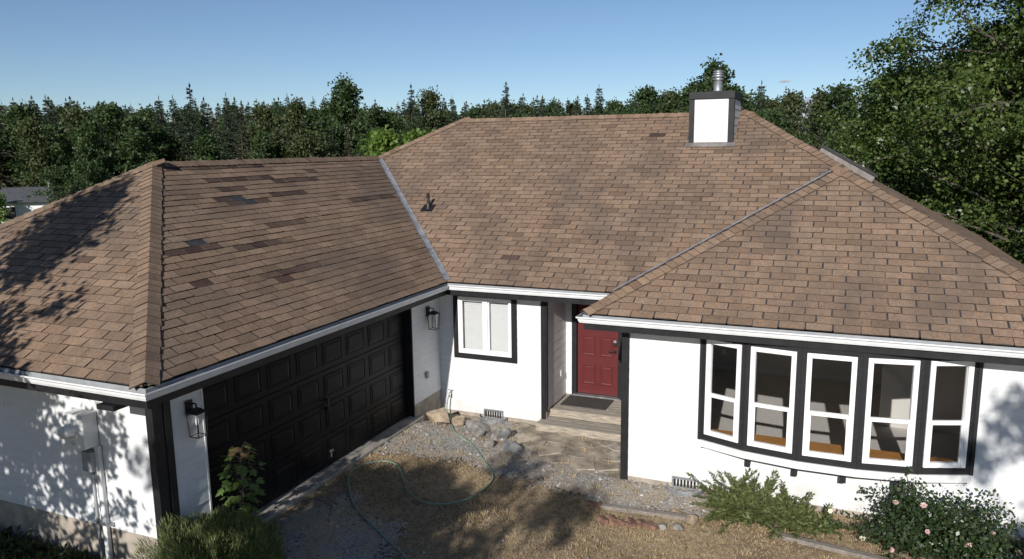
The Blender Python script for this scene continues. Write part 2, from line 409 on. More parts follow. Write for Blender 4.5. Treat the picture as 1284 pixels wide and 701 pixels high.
TW, TE, GAP = .35, .150, .018
def dark_patch(k, uu, v, L):
    """worn and slipped tabs on the garage slope facing the yard; uu is metres from its front end"""
    if k != 1: return 0
    spots = [(4.47, 4.0, 4.6, 2), (4.32, 4.2, 6.4, 1), (4.17, 4.3, 6.6, 1), (4.02, 4.5, 6.3, 1), (3.87, 6.2, 7.5, 1), (3.42, 4.1, 5.0, 2), (3.27, 4.2, 5.35, 2), (3.40, 5.7, 6.5, 1),
             (2.37, 2.5, 3.1, 2), (2.22, 2.1, 3.0, 1), (2.05, 3.4, 4.4, 1), (1.30, 3.0, 4.5, 1), (1.15, 3.2, 3.8, 1), (1.32, 1.9, 2.45, 2), (2.52, 4.5, 5.6, 1), (2.95, 7.6, 9.3, 1), (3.6, 4.6, 5.1, 1), (4.1, 7.4, 8.0, 1)]
    for (vv, a, b, kind) in spots:
        if abs(v - vv) < TE * .5 and a <= uu <= b: return kind
    return 0

tabs = []
for pi, pl in enumerate(planes):
    o = pt[pl[0]]; u = (pt[pl[1]] - o).normalized(); nrm = Vector((0, 0, 0))
    for i in range(1, len(pl) - 1): nrm += (pt[pl[i]] - o).cross(pt[pl[i + 1]] - o)
    nrm.normalize(); v = nrm.cross(u)
    cv = [((pt[k] - o).dot(u), (pt[k] - o).dot(v)) for k in pl]
    umin, umax = min(c[0] for c in cv), max(c[0] for c in cv); vmax = max(c[1] for c in cv)
    # let the shingles hang a little over the eave edge
    cv2 = [(a, b - .035 if abs(b) < 1e-4 else b) for a, b in cv]
    rows = int(vmax / TE) + 1
    if pi in (7, 8, 9): continue                         # slopes turned away keep the bare deck until below
    for r in range(rows):
        v0 = r * TE - .03; k = int(math.floor(umin / TW)) - 1; off = (r % 2) * TW * .5 + rng.normal(0, .012)
        while k * TW + off < umax:
            ju, jv, jl = rng.normal(0, .004), rng.normal(0, .005), abs(rng.normal(0, .005))
            a0, a1 = k * TW + off + GAP / 2 + ju, (k + 1) * TW + off - GAP / 2 + ju
            rect = [(a0, v0 + jv), (a1, v0 + jv + rng.normal(0, .002)), (a1, v0 + TE + .02), (a0, v0 + TE + .02)]
            q = clip(rect, cv2); k += 1
            if len(q) < 3: continue
            ar = .5 * abs(sum(q[i][0] * q[(i + 1) % len(q)][1] - q[(i + 1) % len(q)][0] * q[i][1] for i in range(len(q))))
            if ar < .002: continue
            full = ar > (TW - GAP) * (TE + .02) * .985
            kind = dark_patch(pi, (a0 + a1) / 2, v0 + TE / 2, 0)
            if kind == 0 and rng.random() < .0015: kind = 1
            c = o + u * ((a0 + a1) / 2) + v * (v0 + TE / 2)
            tabs.append(dict(o=o, u=u, v=v, n=nrm, q=q, v0=v0, jl=jl, full=full, kind=kind, c=c, a0=a0, jv=jv))
# the 300 that show largest become single objects, the rest one mass
def px_area(t):
    if not t['full'] or t['kind'] == 2: return 0
    x, y, z = proj_px(t['c'])
    if z < 1 or not (-5 < x < 1290 and 0 < y < 706): return 0
    w = Vector((0, 0, CAM_H)) - t['c']; return max(0, w.normalized().dot(t['n'])) / z ** 2
order = sorted(range(len(tabs)), key=lambda i: -px_area(tabs[i])); single = set(order[:300])
def tab_geo(q, v0, jl, miss):
    hl, hh = (.0145 + jl * .8, .004) if not miss else (.008, .004)
    top = [(a, b, hl + (hh - hl) * min(1, max(0, (b - v0) / (TE + .02)))) for a, b in q]
    bot = [(a, b, .0) for a, b in q]; n = len(q)
    fs = [tuple(range(n))] + [(i, i + n, (i + 1) % n + n, (i + 1) % n) for i in range(n)]
    return top + bot, fs
bt = B(); proto = []
for j in range(5):
    b = B(); q = [(GAP / 2, rng.normal(0, .002)), (TW - GAP / 2, rng.normal(0, .002)), (TW - GAP / 2, TE + .02), (GAP / 2, TE + .02)]
    vs_, fs_ = tab_geo(q, 0, abs(rng.normal(0, .004)), False)
    b.add(vs_, fs_); b.m = [0] + [1] * 4
    proto.append(b.mesh('shingle', [M['shingle'], M['asphalt_edge']]))
worn_proto = proto[0].copy(); worn_proto.materials[0] = M['shingle_worn']
for i, t in enumerate(tabs):
    if i in single:
        me = worn_proto if t['kind'] == 1 else proto[i % 5]
        s = obj('shingle', me, roof)
        m = Matrix((t['u'], t['v'], t['n'])).transposed().to_4x4()
        m.translation = t['o'] + t['u'] * (t['a0'] - GAP / 2) + t['v'] * (t['v0'] + t['jv']); s.matrix_basis = m
    else:
        vs_, fs_ = tab_geo(t['q'], t['v0'], t['jl'], t['kind'] == 2)
        bt.add([t['o'] + t['u'] * a + t['v'] * b + t['n'] * c for a, b, c in vs_], fs_)
        bt.m[-len(fs_):] = [{0: 0, 1: 1, 2: 1}[t['kind']]] + [2] * (len(fs_) - 1)
        if t['kind'] == 2 and rng.random() < .45: bt.m[-len(fs_)] = 3
obj('shingle_field', bt.mesh('shingle_field', [M['shingle'], M['shingle_worn'], M['asphalt_edge'], M['felt']]), roof, kind='stuff')
# slopes turned away from the yard: plain shingle skin
bk = B()
for pi in (7, 8, 9):
    pl = planes[pi]; bk.add([pt[k] + Vector((0, 0, .012)) for k in pl], [tuple(range(len(pl)))])
obj('rear_shingles', bk.mesh('rear_shingles', M['shingle']), roof)

# hip and ridge caps
def pnorm(pl):
    a = [pt[k] for k in pl]; n = Vector((0, 0, 0))
    for i in range(1, len(a) - 1): n += (a[i] - a[0]).cross(a[i + 1] - a[0])
    return n.normalized()
N = [pnorm(p) for p in planes]
def caps(a, b, pa, pb, w=.15, ex=.145, L=.30, start=0., stop=0.):
    a, b = pt[a], pt[b]; t = (b - a).normalized(); up = (N[pa] + N[pb]).normalized()
    cs = []
    for n_, o_ in ((N[pa], N[pb]), (N[pb], N[pa])):
        d = n_.cross(t).normalized()
        if d.dot(o_) > 0: d = -d                       # away from the other slope... down its own slope
        if (d.dot(up)) > 0: d = -d
        cs.append(d)
    protos = []
    for j in range(3):
        q = B(); lo, hi = .045, .018; z0 = Vector((0, 0, 0))
        jit = rng.normal(0, .006, 4)
        tp = [cs[0] * (w + jit[0]) + N[pa] * (lo - .008), up * (lo + .008), cs[1] * (w + jit[1]) + N[pb] * (lo - .008)]
        tq = [t * L + cs[0] * w + N[pa] * (hi - .004), t * L + up * (hi + .004), t * L + cs[1] * w + N[pb] * (hi - .004)]
        bt_ = [x - y * .016 for x, y in zip(tp, (N[pa], up, N[pb]))]; bq = [x - y * .012 for x, y in zip(tq, (N[pa], up, N[pb]))]
        vs_ = tp + tq + bt_ + bq
        fs_ = [(0, 3, 4, 1), (1, 4, 5, 2), (0, 1, 7, 6), (1, 2, 8, 7), (0, 6, 9, 3), (2, 5, 11, 8)]
        q.add(vs_, fs_); q.m = [0, 0, 1, 1, 1, 1]
        protos.append(q.mesh('hip_cap', [M['cap'], M['asphalt_edge']]))
    Ln = (b - a).length - stop; s = start; i = 0
    while s < Ln - .08:
        o = obj('hip_cap', protos[i % 3], roof); o.location = a + t * s + up * rng.normal(0, .0025); s += ex + rng.normal(0, .004); i += 1
caps('D', 'E', 1, 2); caps('J', 'E', 2, 9); caps('E', 'F', 1, 9); caps('F', 'G', 0, 8); caps('G', 'H', 0, 7)
caps('C', 'I', 3, 4); caps('K', 'I', 3, 6); caps('I', 'V', 4, 6); caps('V', 'H', 0, 5)

# valley flashing: a W-shaped metal strip in each valley
def valley(a, b, pa, pb, w):
    a, b = pt[a], pt[b]; t = (b - a).normalized(); up = (N[pa] + N[pb]).normalized(); q = B(); row = []
    for x in (a - t * .02, b + t * .02):
        ds = []
        for n_ in (N[pa], N[pb]):
            d = n_.cross(t).normalized()
            if d.dot(up) < 0: d = -d
            ds.append((d, n_))
        row.append([x + ds[0][0] * w + ds[0][1] * .027, x + ds[0][0] * .02 + up * .026, x + up * .042, x + ds[1][0] * .02 + up * .026, x + ds[1][0] * w + ds[1][1] * .027])
    q.add(row[0] + row[1], [(i, i + 1, i + 6, i + 5) for i in range(4)])
    obj('valley_flashing', q.mesh('valley_flashing', M['valley']), roof)
valley('A', 'F', 0, 1, .085); valley('B', 'V', 0, 4, .05)

# eaves: gutter, fascia and soffit swept round the eave line
LOOP = [pt[k] for k in 'JDABCKPQ']
def sweep(name, prof, mat, seg=True, z=-PT * IN):
    n = len(LOOP); nr = []
    for i in range(n):
        d = (LOOP[(i + 1) % n] - LOOP[i]).normalized(); nr.append(Vector((d.y, -d.x, 0)))
    for i in range(n):
        j = (i + 1) % n; q = B(); rows = []
        for c, (na, nb) in ((i, (nr[i - 1], nr[i])), (j, (nr[i], nr[j]))):
            rows.append([LOOP[c] + (na + nb) * d + Vector((0, 0, h + z)) for d, h in prof])
        m = len(prof)
        q.add(rows[0] + rows[1], [(k, (k + 1) % m, m + (k + 1) % m, m + k) for k in range(m)] + [tuple(range(m))[::-1], tuple(range(m, 2 * m))])
        if name == 'gutter': q.m[7:11] = [1] * 4
        obj(name, q.mesh(name, mat), house)
sweep('gutter', [(.0, .02), (.0, -.098), (.055, -.098), (.07, -.065), (.076, -.038), (.1, -.018), (.1, .0), (.09, .0), (.085, -.018), (.07, -.045), (.014, -.047), (.01, .02)], [M['gutter'], M['meter_grey']])
sweep('fascia', [(-.04, .02), (-.04, -.21), (-.003, -.21), (-.003, .02)], M['black'])
sweep('soffit', [(-.66, -.20), (-.66, -.22), (-.042, -.22), (-.042, -.20)], M['white'])

# vent pipe, skylight
q = B(); c = Vector((-8.32, 14.9, RZ + PT * (14.9 - YE))); n0 = N[0]
q.lathe(c + Vector((0, 0, .0)), [(.035, -.05), (.035, .33), (.028, .33), (.028, .2)], 12)
vp = obj('vent_pipe', q.mesh('vent_pipe', M['dark_metal'], True), roof)
q = B(); q.obox(c - Vector((.14, 0, 0)) - (n0.cross(Vector((1, 0, 0)))) * .13 + n0 * .014, Vector((.28, 0, 0)), n0.cross(Vector((1, 0, 0))) * .26, n0 * .018)
q.lathe(c, [(.075, 0), (.05, .06), (.036, .12), (.036, .13)], 12)
obj('pipe_flashing', q.mesh('pipe_flashing', M['dark_metal']), roof)
q = B(); d = Vector((1, 0, -PT)).normalized(); n5 = N[5]
so_ = Vector((-.42, 17.0, RZ + PT * (XR + .42)))
q.obox(so_, d * 1.18, Vector((0, .72, 0)), n5 * .13)
sk = obj('skylight', q.mesh('skylight', M['skylight_frame']), roof)
q = B(); q.obox(so_ - d * .03 - Vector((0, .03, 0)) + n5 * .132, d * 1.24, Vector((0, .05, 0)), n5 * .05); q.obox(so_ - d * .03 + Vector((0, .70, 0)) + n5 * .132, d * 1.24, Vector((0, .05, 0)), n5 * .05)
q.obox(so_ - d * .03 + Vector((0, .02, 0)) + n5 * .132, d * .05, Vector((0, .68, 0)), n5 * .05); q.obox(so_ + d * 1.16 + Vector((0, .02, 0)) + n5 * .132, d * .05, Vector((0, .68, 0)), n5 * .05)
obj('skylight_rim', q.mesh('skylight_rim', M['dark_metal']), roof)
q = B(); q.obox(so_ + d * .02 + Vector((0, .02, 0)) + n5 * .136, d * 1.14, Vector((0, .68, 0)), n5 * .02)
obj('skylight_pane', q.mesh('skylight_pane', M['dark_metal']), roof)

# chimney: boxed chase with dark trim and a metal flue
def chimney():
    x0, x1, y0, y1, zt = -3.06, -2.15, 17.19, 18.55, EZ + 3.67
    zb = RZ + PT * (y0 - YE) - .1
    q = B(); q.box(x0, y0, zb, x1, y1, zt)
    ch = obj('chimney', q.mesh('chimney', M['white']), house)
    t = .10
    for a, b, e, f in ((x0 - .015, x0 + t, y0 - .02, y0 + .03), (x1 - t, x1 + .02, y0 - .02, y0 + t), (x0 - .015, x0 + t, y1 - t, y1 + .02), (x1 - t, x1 + .02, y1 - t, y1 + .02)):
        q = B(); q.box(a, e, zb, b, f, zt - .004); obj('corner_board', q.mesh('corner_board', M['black']), ch)
    q = B(); q.box(x0 - .03, y0 - .04, zt - .13, x1 + .035, y1 + .035, zt + .03); bevel(obj('chimney_cap', q.mesh('chimney_cap', M['black']), ch), .012)
    for k in range(6):
        z = RZ + PT * (y1 - YE) + k * .17 - .9
        q = B(); q.obox((x1 + .006, y0 + .1, z), (.012, 0, 0), (0, y1 - y0 - .2, 0), (-.008, 0, .165)); obj('siding_board', q.mesh('siding_board', M['white_board']), ch)
    q = B(); q.box(x0 + .1, y0 - .012, zb + .1, x1 - .1, y0 - .001, zt - .13); obj('front_panel', q.mesh('front_panel', M['white']), ch)
    q = B(); n0 = N[0]; vv = n0.cross(Vector((1, 0, 0))); base = Vector((x0 - .07, y0, RZ + PT * (y0 - YE)))
    q.obox(base - vv * .16 + n0 * .024, Vector((x1 - x0 + .14, 0, 0)), vv * .16, n0 * .01)
    q.obox((x0 + .1, y0 - .022, zb + .08), (x1 - x0 - .2, 0, 0), (0, .02, 0), (0, 0, .06))
    obj('chimney_flashing', q.mesh('chimney_flashing', M['skylight_frame']), ch)
    cx, cy = -2.58, 17.85
    q = B(); q.lathe((cx, cy, zt + .03), [(.17, 0), (.16, .02), (.105, .045), (.095, .06), (.095, .27), (.085, .27)], 20)
    obj('flue_pipe', q.mesh('flue_pipe', M['galv'], True), ch)
    q = B()
    for z, r in ((.28, .125), (.345, .13), (.40, .12)): q.lathe((cx, cy, zt + .03 + z), [(r - .03, -.012), (r, 0), (r, .03), (r - .04, .045)], 20)
    q.lathe((cx, cy, zt + .03), [(.085, .22), (.085, .46)], 16); q.lathe((cx, cy, zt + .03), [(.125, .45), (.11, .48), (.03, .50)], 20)
    obj('flue_cap', q.mesh('flue_cap', M['galv'], True), ch)
chimney()

# ------------------------------------------------------------------ the house: walls
SE = .18                                                   # siding exposure
def minus(rect, holes):
    out = [rect]
    for (a0, a1, b0, b1) in holes:
        nx = []
        for (u0, u1, z0, z1) in out:
            if a1 <= u0 or a0 >= u1 or b1 <= z0 or b0 >= z1: nx.append((u0, u1, z0, z1)); continue
            if z0 < b0: nx.append((u0, u1, z0, b0))
            if z1 > b1: nx.append((u0, u1, b1, z1))
            zz0, zz1 = max(z0, b0), min(z1, b1)
            if u0 < a0: nx.append((u0, a0, zz0, zz1))
            if u1 > a1: nx.append((a1, u1, zz0, zz1))
        out = nx
    return out
def wall(o, u, L, z0, z1, holes=(), zs=None, boards=True, joint=3.6, th=.10, found=True, lap=.014):
    """o: corner on the outer face, u: direction along it (outside is to its right); zs: foot of the siding"""
    o = Vector((o[0], o[1], 0)); u = Vector((u[0], u[1], 0)).normalized(); n = Vector((u.y, -u.x, 0)); up = Vector((0, 0, 1))
    zs = z0 if zs is None else zs
    q = B()
    for (a, b, c, d) in minus((0, L, z0, z1), holes): q.obox(o + u * a + up * c - n * th, u * (b - a), n * (th - .002), up * (d - c))
    w = obj('wall', q.mesh('wall', M['white']), house)
    if found and zs > z0:
        q = B()
        for (a, b, c, d) in minus((0, L, z0 - .25, zs), holes): q.obox(o + u * a + up * c, u * (b - a), n * .006, up * (d - c))
        obj('foundation', q.mesh('foundation', M['foundation']), w)
    if boards:
        z = zs; r = 0
        while z < z1 - .01:
            zt = min(z + SE + .012, z1); cuts = [0]
            x = joint * ((.37 + .41 * r) % 1.0)
            while x < L: cuts.append(x); x += joint
            cuts.append(L)
            if len(cuts) > 2 and cuts[1] < .25: del cuts[1]
            for a, b in zip(cuts, cuts[1:]):
                for (s0, s1, c, d) in minus((a + .001, b - .001, z, zt), holes):
                    if s1 - s0 < .01 or d - c < .012: continue
                    q = B(); f = lambda h: lap - lap * .68 * (h - z) / SE
                    q.add([o + u * s0 + up * c, o + u * s1 + up * c, o + u * s1 + up * d, o + u * s0 + up * d,
                           o + u * s0 + up * c + n * f(c), o + u * s1 + up * c + n * f(c), o + u * s1 + up * d + n * f(d), o + u * s0 + up * d + n * f(d)],
                          [(4, 5, 6, 7), (0, 1, 5, 4), (1, 2, 6, 5), (2, 3, 7, 6), (3, 0, 4, 7)])
                    obj('siding_board', q.mesh('siding_board', M['white_board']), w)
            z += SE; r += 1
    return w
def trim(name, x0, y0, z0, x1, y1, z1, mat='black', parent=None):
    q = B(); q.box(x0, y0, z0, x1, y1, z1); return bevel(obj(name, q.mesh(name, M[mat]), parent or house), .004, 1)
ZT = EZ - .21
GX = X1 - .4; GY = YG + .4                                 # garage corner
MY = YE + .4; FY = YW + .4
DY0, DY1, DZ0, DZ1 = 6.99, 12.12, EZ - 2.48, EZ - .36     # garage door opening
AX0, AX1, AY = -4.95, -2.96, 14.44                         # porch alcove
wall((XL + .4, GY), (1, 0), GX - XL - .4, 0, ZT, zs=EZ - 2.03)
wall((GX, GY), (0, 1), DY0 - GY, 0, ZT, zs=EZ - 2.20)
wall((GX, DY1), (0, 1), MY - DY1, 0, ZT, zs=EZ - 2.25)
wall((GX, DY0), (0, 1), DY1 - DY0, DZ1, ZT, boards=False, found=False)
WX0, WX1, WZ0, WZ1 = -6.78, -5.64, EZ - 1.44, EZ - .30
wall((GX, MY), (1, 0), AX0 - GX, -.1, ZT, holes=[(WX0 - GX, WX1 - GX, WZ0, WZ1)], zs=.085)
wall((AX0, MY), (0, 1), AY - MY, 0, ZT, zs=.30, lap=.006)
EX0, EX1, EZ0, EZ1 = -4.745, -3.825, .345, .345 + 2.03
wall((AX0, AY), (1, 0), AX1 - AX0, 0, ZT, holes=[(EX0 - AX0, EX1 - AX0, EZ0 - .06, EZ1)], zs=.30)
wall((AX1, AY), (0, -1), AY - FY, 0, ZT, zs=.1, joint=9)
BX0, BX1, BZ0, BZ1 = -1.74, 1.84, EZ - 1.90, EZ - .26
wall((AX1, FY), (1, 0), XR - .4 - AX1, -.1, ZT, holes=[(BX0 - AX1, BX1 - AX1, BZ0, BZ1)], zs=.085)
wall((XR - .4, FY), (0, 1), YB - .4 - FY, 0, ZT, zs=.1, joint=30)
wall((XR - .4, YB - .4), (-1, 0), XR - XL - .8, 0, ZT, boards=False)
wall((XL + .4, YB - .4), (0, -1), YB - .4 - GY, 0, ZT, boards=False)
# black corner boards, frieze
trim('corner_board', GX - .075, GY - .036, EZ - 2.10, GX + .0, GY + .0, ZT)
trim('corner_board', GX + .001, GY - .036, EZ - 2.30, GX + .036, GY + .10, ZT)
trim('corner_board', GX + .001, GY + .135, EZ - 2.30, GX + .036, GY + .24, ZT)
trim('downspout', GX + .002, GY + .10, EZ - 2.30, GX + .022, GY + .135, ZT)
trim('corner_board', AX0 - .09, MY - .034, .12, AX0 + .0, MY - .001, ZT)
trim('corner_board', AX0 + .001, MY - .034, .30, AX0 + .034, MY + .035, ZT)
trim('corner_board', AX1 - .032, FY - .036, .02, AX1 + .09, FY - .001, ZT)
trim('frieze_board', GX + .004, DY0 - .08, DZ1 - .0, GX + .034, DY1 + .02, ZT)
trim('eave_bracket', GX - .32, GY - .46, ZT - .07, GX - .06, GY - .023, ZT - .012)
# shallow door-side jambs of the garage opening
trim('door_jamb', GX - .22, DY1 - .005, DZ0, GX + .022, DY1 + .028, DZ1)
trim('door_jamb', GX - .22, DY0 - .028, DZ0, GX + .018, DY0 + .004, DZ1, 'white')

# garage door: four sections of eight raised panels
gd = obj('garage_door', None, house)
XD = GX - .13; sh = (DZ1 - DZ0) / 4
for r in range(4):
    q = B(); q.box(XD - .045, DY0 + .005, DZ0 + r * sh + .004, XD, DY1 - .005, DZ0 + (r + 1) * sh - .004)
    bevel(obj('door_section', q.mesh('door_section', M['door_black']), gd), .006, 2)
nc = 8; pw = (DY1 - DY0) / nc
q = B(); hw, hh = pw / 2 - .065, sh / 2 - .085
def ring(w, h, x): return [(x, -w, -h), (x, w, -h), (x, w, h), (x, -w, h)]
rs = [ring(hw, hh, 0), ring(hw - .005, hh - .005, .008), ring(hw - .016, hh - .016, .008), ring(hw - .023, hh - .023, .001), ring(hw - .04, hh - .04, .001), ring(hw - .07, hh - .07, .008)]
vs_ = sum(rs, []); fs_ = [(i * 4 + k, i * 4 + (k + 1) % 4, i * 4 + 4 + (k + 1) % 4, i * 4 + 4 + k) for i in range(5) for k in range(4)] + [(20, 21, 22, 23)]
q.add(vs_, fs_); pm = q.mesh('door_panel', M['door_black'])
for r in range(4):
    for c in range(nc): obj('door_panel', pm, gd, loc=(XD + .001, DY0 + (c + .5) * pw, DZ0 + (r + .5) * sh))
q = B(); q.box(XD, 9.62, DZ0 + .96, XD + .05, 9.65, DZ0 + .99); q.box(XD, 9.62, DZ0 + 1.10, XD + .05, 9.65, DZ0 + 1.13); q.box(XD + .045, 9.622, DZ0 + .95, XD + .058, 9.648, DZ0 + 1.14)
obj('door_handle', q.mesh('door_handle', M['dark_metal']), gd)
q = B(); q.box(XD, 9.66, DZ0 + .22, XD + .03, 9.74, DZ0 + .25); q.box(XD, 9.69, DZ0 + .13, XD + .02, 9.705, DZ0 + .24)
obj('door_latch', q.mesh('door_latch', M['galv']), gd)
q = B(); q.box(GX - .3, DY0 - .3, -.1, GX + .13, DY1 + .2, DZ0 - .012)
ap = obj('garage_apron', q.mesh('garage_apron', M['concrete']), kind='structure'); bevel(ap, .015)
q = B(); q.box(XD - .4, DY0 - .2, DZ0 - .02, XD - .38, DY1 + .2, DZ1 + .2); obj('door_backing', q.mesh('door_backing', M['felt']), gd)

# slider window with a closed blind
def slider():
    w = obj('window', None, house); y = MY
    for nm, a in (('window_trim', (WX0 - .11, y - .040, WZ0 - .11, WX0 + .004, y - .004, WZ1 + .05)), ('window_trim', (WX1 - .004, y - .040, WZ0 - .11, WX1 + .11, y - .004, WZ1 + .05)),
                  ('window_trim', (WX0 + .004, y - .038, WZ0 - .11, WX1 - .004, y - .004, WZ0 + .004)), ('window_trim', (WX0 + .004, y - .038, WZ1 - .002, WX1 - .004, y - .004, WZ1 + .05))):
        trim(nm, *a, parent=w)
    q = B(); t = .055
    q.box(WX0, y - .050, WZ0, WX0 + t, y + .06, WZ1); q.box(WX1 - t, y - .050, WZ0, WX1, y + .06, WZ1)
    q.box(WX0 + t, y - .049, WZ0, WX1 - t, y + .06, WZ0 + t); q.box(WX0 + t, y - .049, WZ1 - t, WX1 - t, y + .06, WZ1)
    bevel(obj('window_frame', q.mesh('window_frame', M['vinyl']), w), .006)
    mx = (WX0 + WX1) / 2 + .02
    q = B(); q.box(mx - .035, y - .035, WZ0 + t, mx + .035, y + .055, WZ1 - t); bevel(obj('mullion', q.mesh('mullion', M['vinyl']), w), .006)
    for a, b, yy in ((WX0 + t, mx - .035, y - .01), (mx + .035, WX1 - t, y + .02)):
        q = B(); s = .03
        q.box(a, yy - .02, WZ0 + t, a + s, yy + .02, WZ1 - t); q.box(b - s, yy - .02, WZ0 + t, b, yy + .02, WZ1 - t)
        q.box(a + s, yy - .02, WZ0 + t, b - s, yy + .02, WZ0 + t + s); q.box(a + s, yy - .02, WZ1 - t - s, b - s, yy + .02, WZ1 - t)
        bevel(obj('sash', q.mesh('sash', M['vinyl']), w), .004)
        q = B(); q.box(a + s, yy - .003, WZ0 + t + s, b - s, yy + .003, WZ1 - t - s); obj('pane', q.mesh('pane', M['glass']), w)
        q = B(); z = WZ0 + t
        while z < WZ1 - t: q.obox((a, y + .075, z), (b - a, 0, 0), (0, .022, .027), (0, .002, -.001)); z += .033
        obj('blind', q.mesh('blind', M['blind']), w, kind='stuff')
    q = B(); q.box(WX0 - .1, y + .14, WZ0 - .1, WX1 + .1, y + .15, WZ1 + .1); obj('blind_backing', q.mesh('blind_backing', M['blind']), w)
slider()

# entry door in the porch alcove
def entry():
    d = obj('entry_door', None, house); y = AY
    q = B(); q.box(EX0 + .03, y + .03, EZ0, EX1 - .03, y + .075, EZ1 - .03); bevel(obj('door_leaf', q.mesh('door_leaf', M['red']), d), .003)
    for a, b in ((EX0 - .075, EX0 + .028), (EX1 - .028, EX1 + .06)):
        q = B(); q.box(a, y - .045, EZ0 - .04, b, y + .02, EZ1 + .03); bevel(obj('door_frame', q.mesh('door_frame', M['black']), d), .004)
    q = B(); q.box(EX0 - .075, y - .046, EZ1 - .028, EX1 + .06, y + .02, EZ1 + .08); obj('door_frame', q.mesh('door_frame', M['black']), d)
    q = B(); q.box(EX0 - .03, y - .10, EZ0 - .045, EX1 + .03, y + .03, EZ0 - .012); obj('threshold', q.mesh('threshold', M['galv']), d)
    W2 = (EX1 - EX0 - .06)
    for (za, zb) in ((.20, .62), (.80, 1.22), (1.34, 1.80)):
        for (fa, fb) in ((.13, .45), (.55, .87)):
            a, b = EX0 + .03 + W2 * fa, EX0 + .03 + W2 * fb; z0, z1 = EZ0 + za, EZ0 + zb; q = B(); yy = y + .03
            pr = [(0, 0), (.012, -.009), (.024, -.009), (.045, .0), (.06, -.004)]
            vs_ = []
            for i, o in pr: vs_ += [(a + i, yy + o - .0015, z0 + i), (b - i, yy + o - .0015, z0 + i), (b - i, yy + o - .0015, z1 - i), (a + i, yy + o - .0015, z1 - i)]
            n = len(pr); q.add(vs_, [(i * 4 + k, i * 4 + (k + 1) % 4, i * 4 + 4 + (k + 1) % 4, i * 4 + 4 + k) for i in range(n - 1) for k in range(4)] + [tuple(range(4 * n - 4, 4 * n))])
            obj('door_panel', q.mesh('door_panel', M['red']), d)
    hx = EX1 - .10
    q = B(); q.box(hx - .033, y - .002, EZ0 + 1.04, hx + .033, y + .03, EZ0 + 1.17); bevel(obj('door_lock', q.mesh('door_lock', M['dark_metal']), d), .01)
    q = B(); q.box(hx - .03, y - .001, EZ0 + 1.115, hx + .03, y - .012, EZ0 + 1.165); obj('lock_face', q.mesh('lock_face', M['galv']), d)
    q = B(); q.tube([(hx, y + .03, EZ0 + .93), (hx, y - .03, EZ0 + .93)], .024, 10); q.tube([(hx + .01, y - .03, EZ0 + .93), (hx - .13, y - .03, EZ0 + .93)], .012, 8)
    obj('door_handle', q.mesh('door_handle', M['dark_metal']), d)
    q = B(); q.box(EX0 - .1, y + .095, 0, EX1 + .1, y + .1, ZT); obj('door_backing', q.mesh('door_backing', M['felt']), d)
entry()
trim('outlet', AX0 + .02, AY - .42, .78, AX0 + .034, AY - .34, .90, 'vinyl')
trim('outlet', GX + .02, 12.60, EZ - 1.85, GX + .05, 12.68, EZ - 1.72, 'meter_grey')

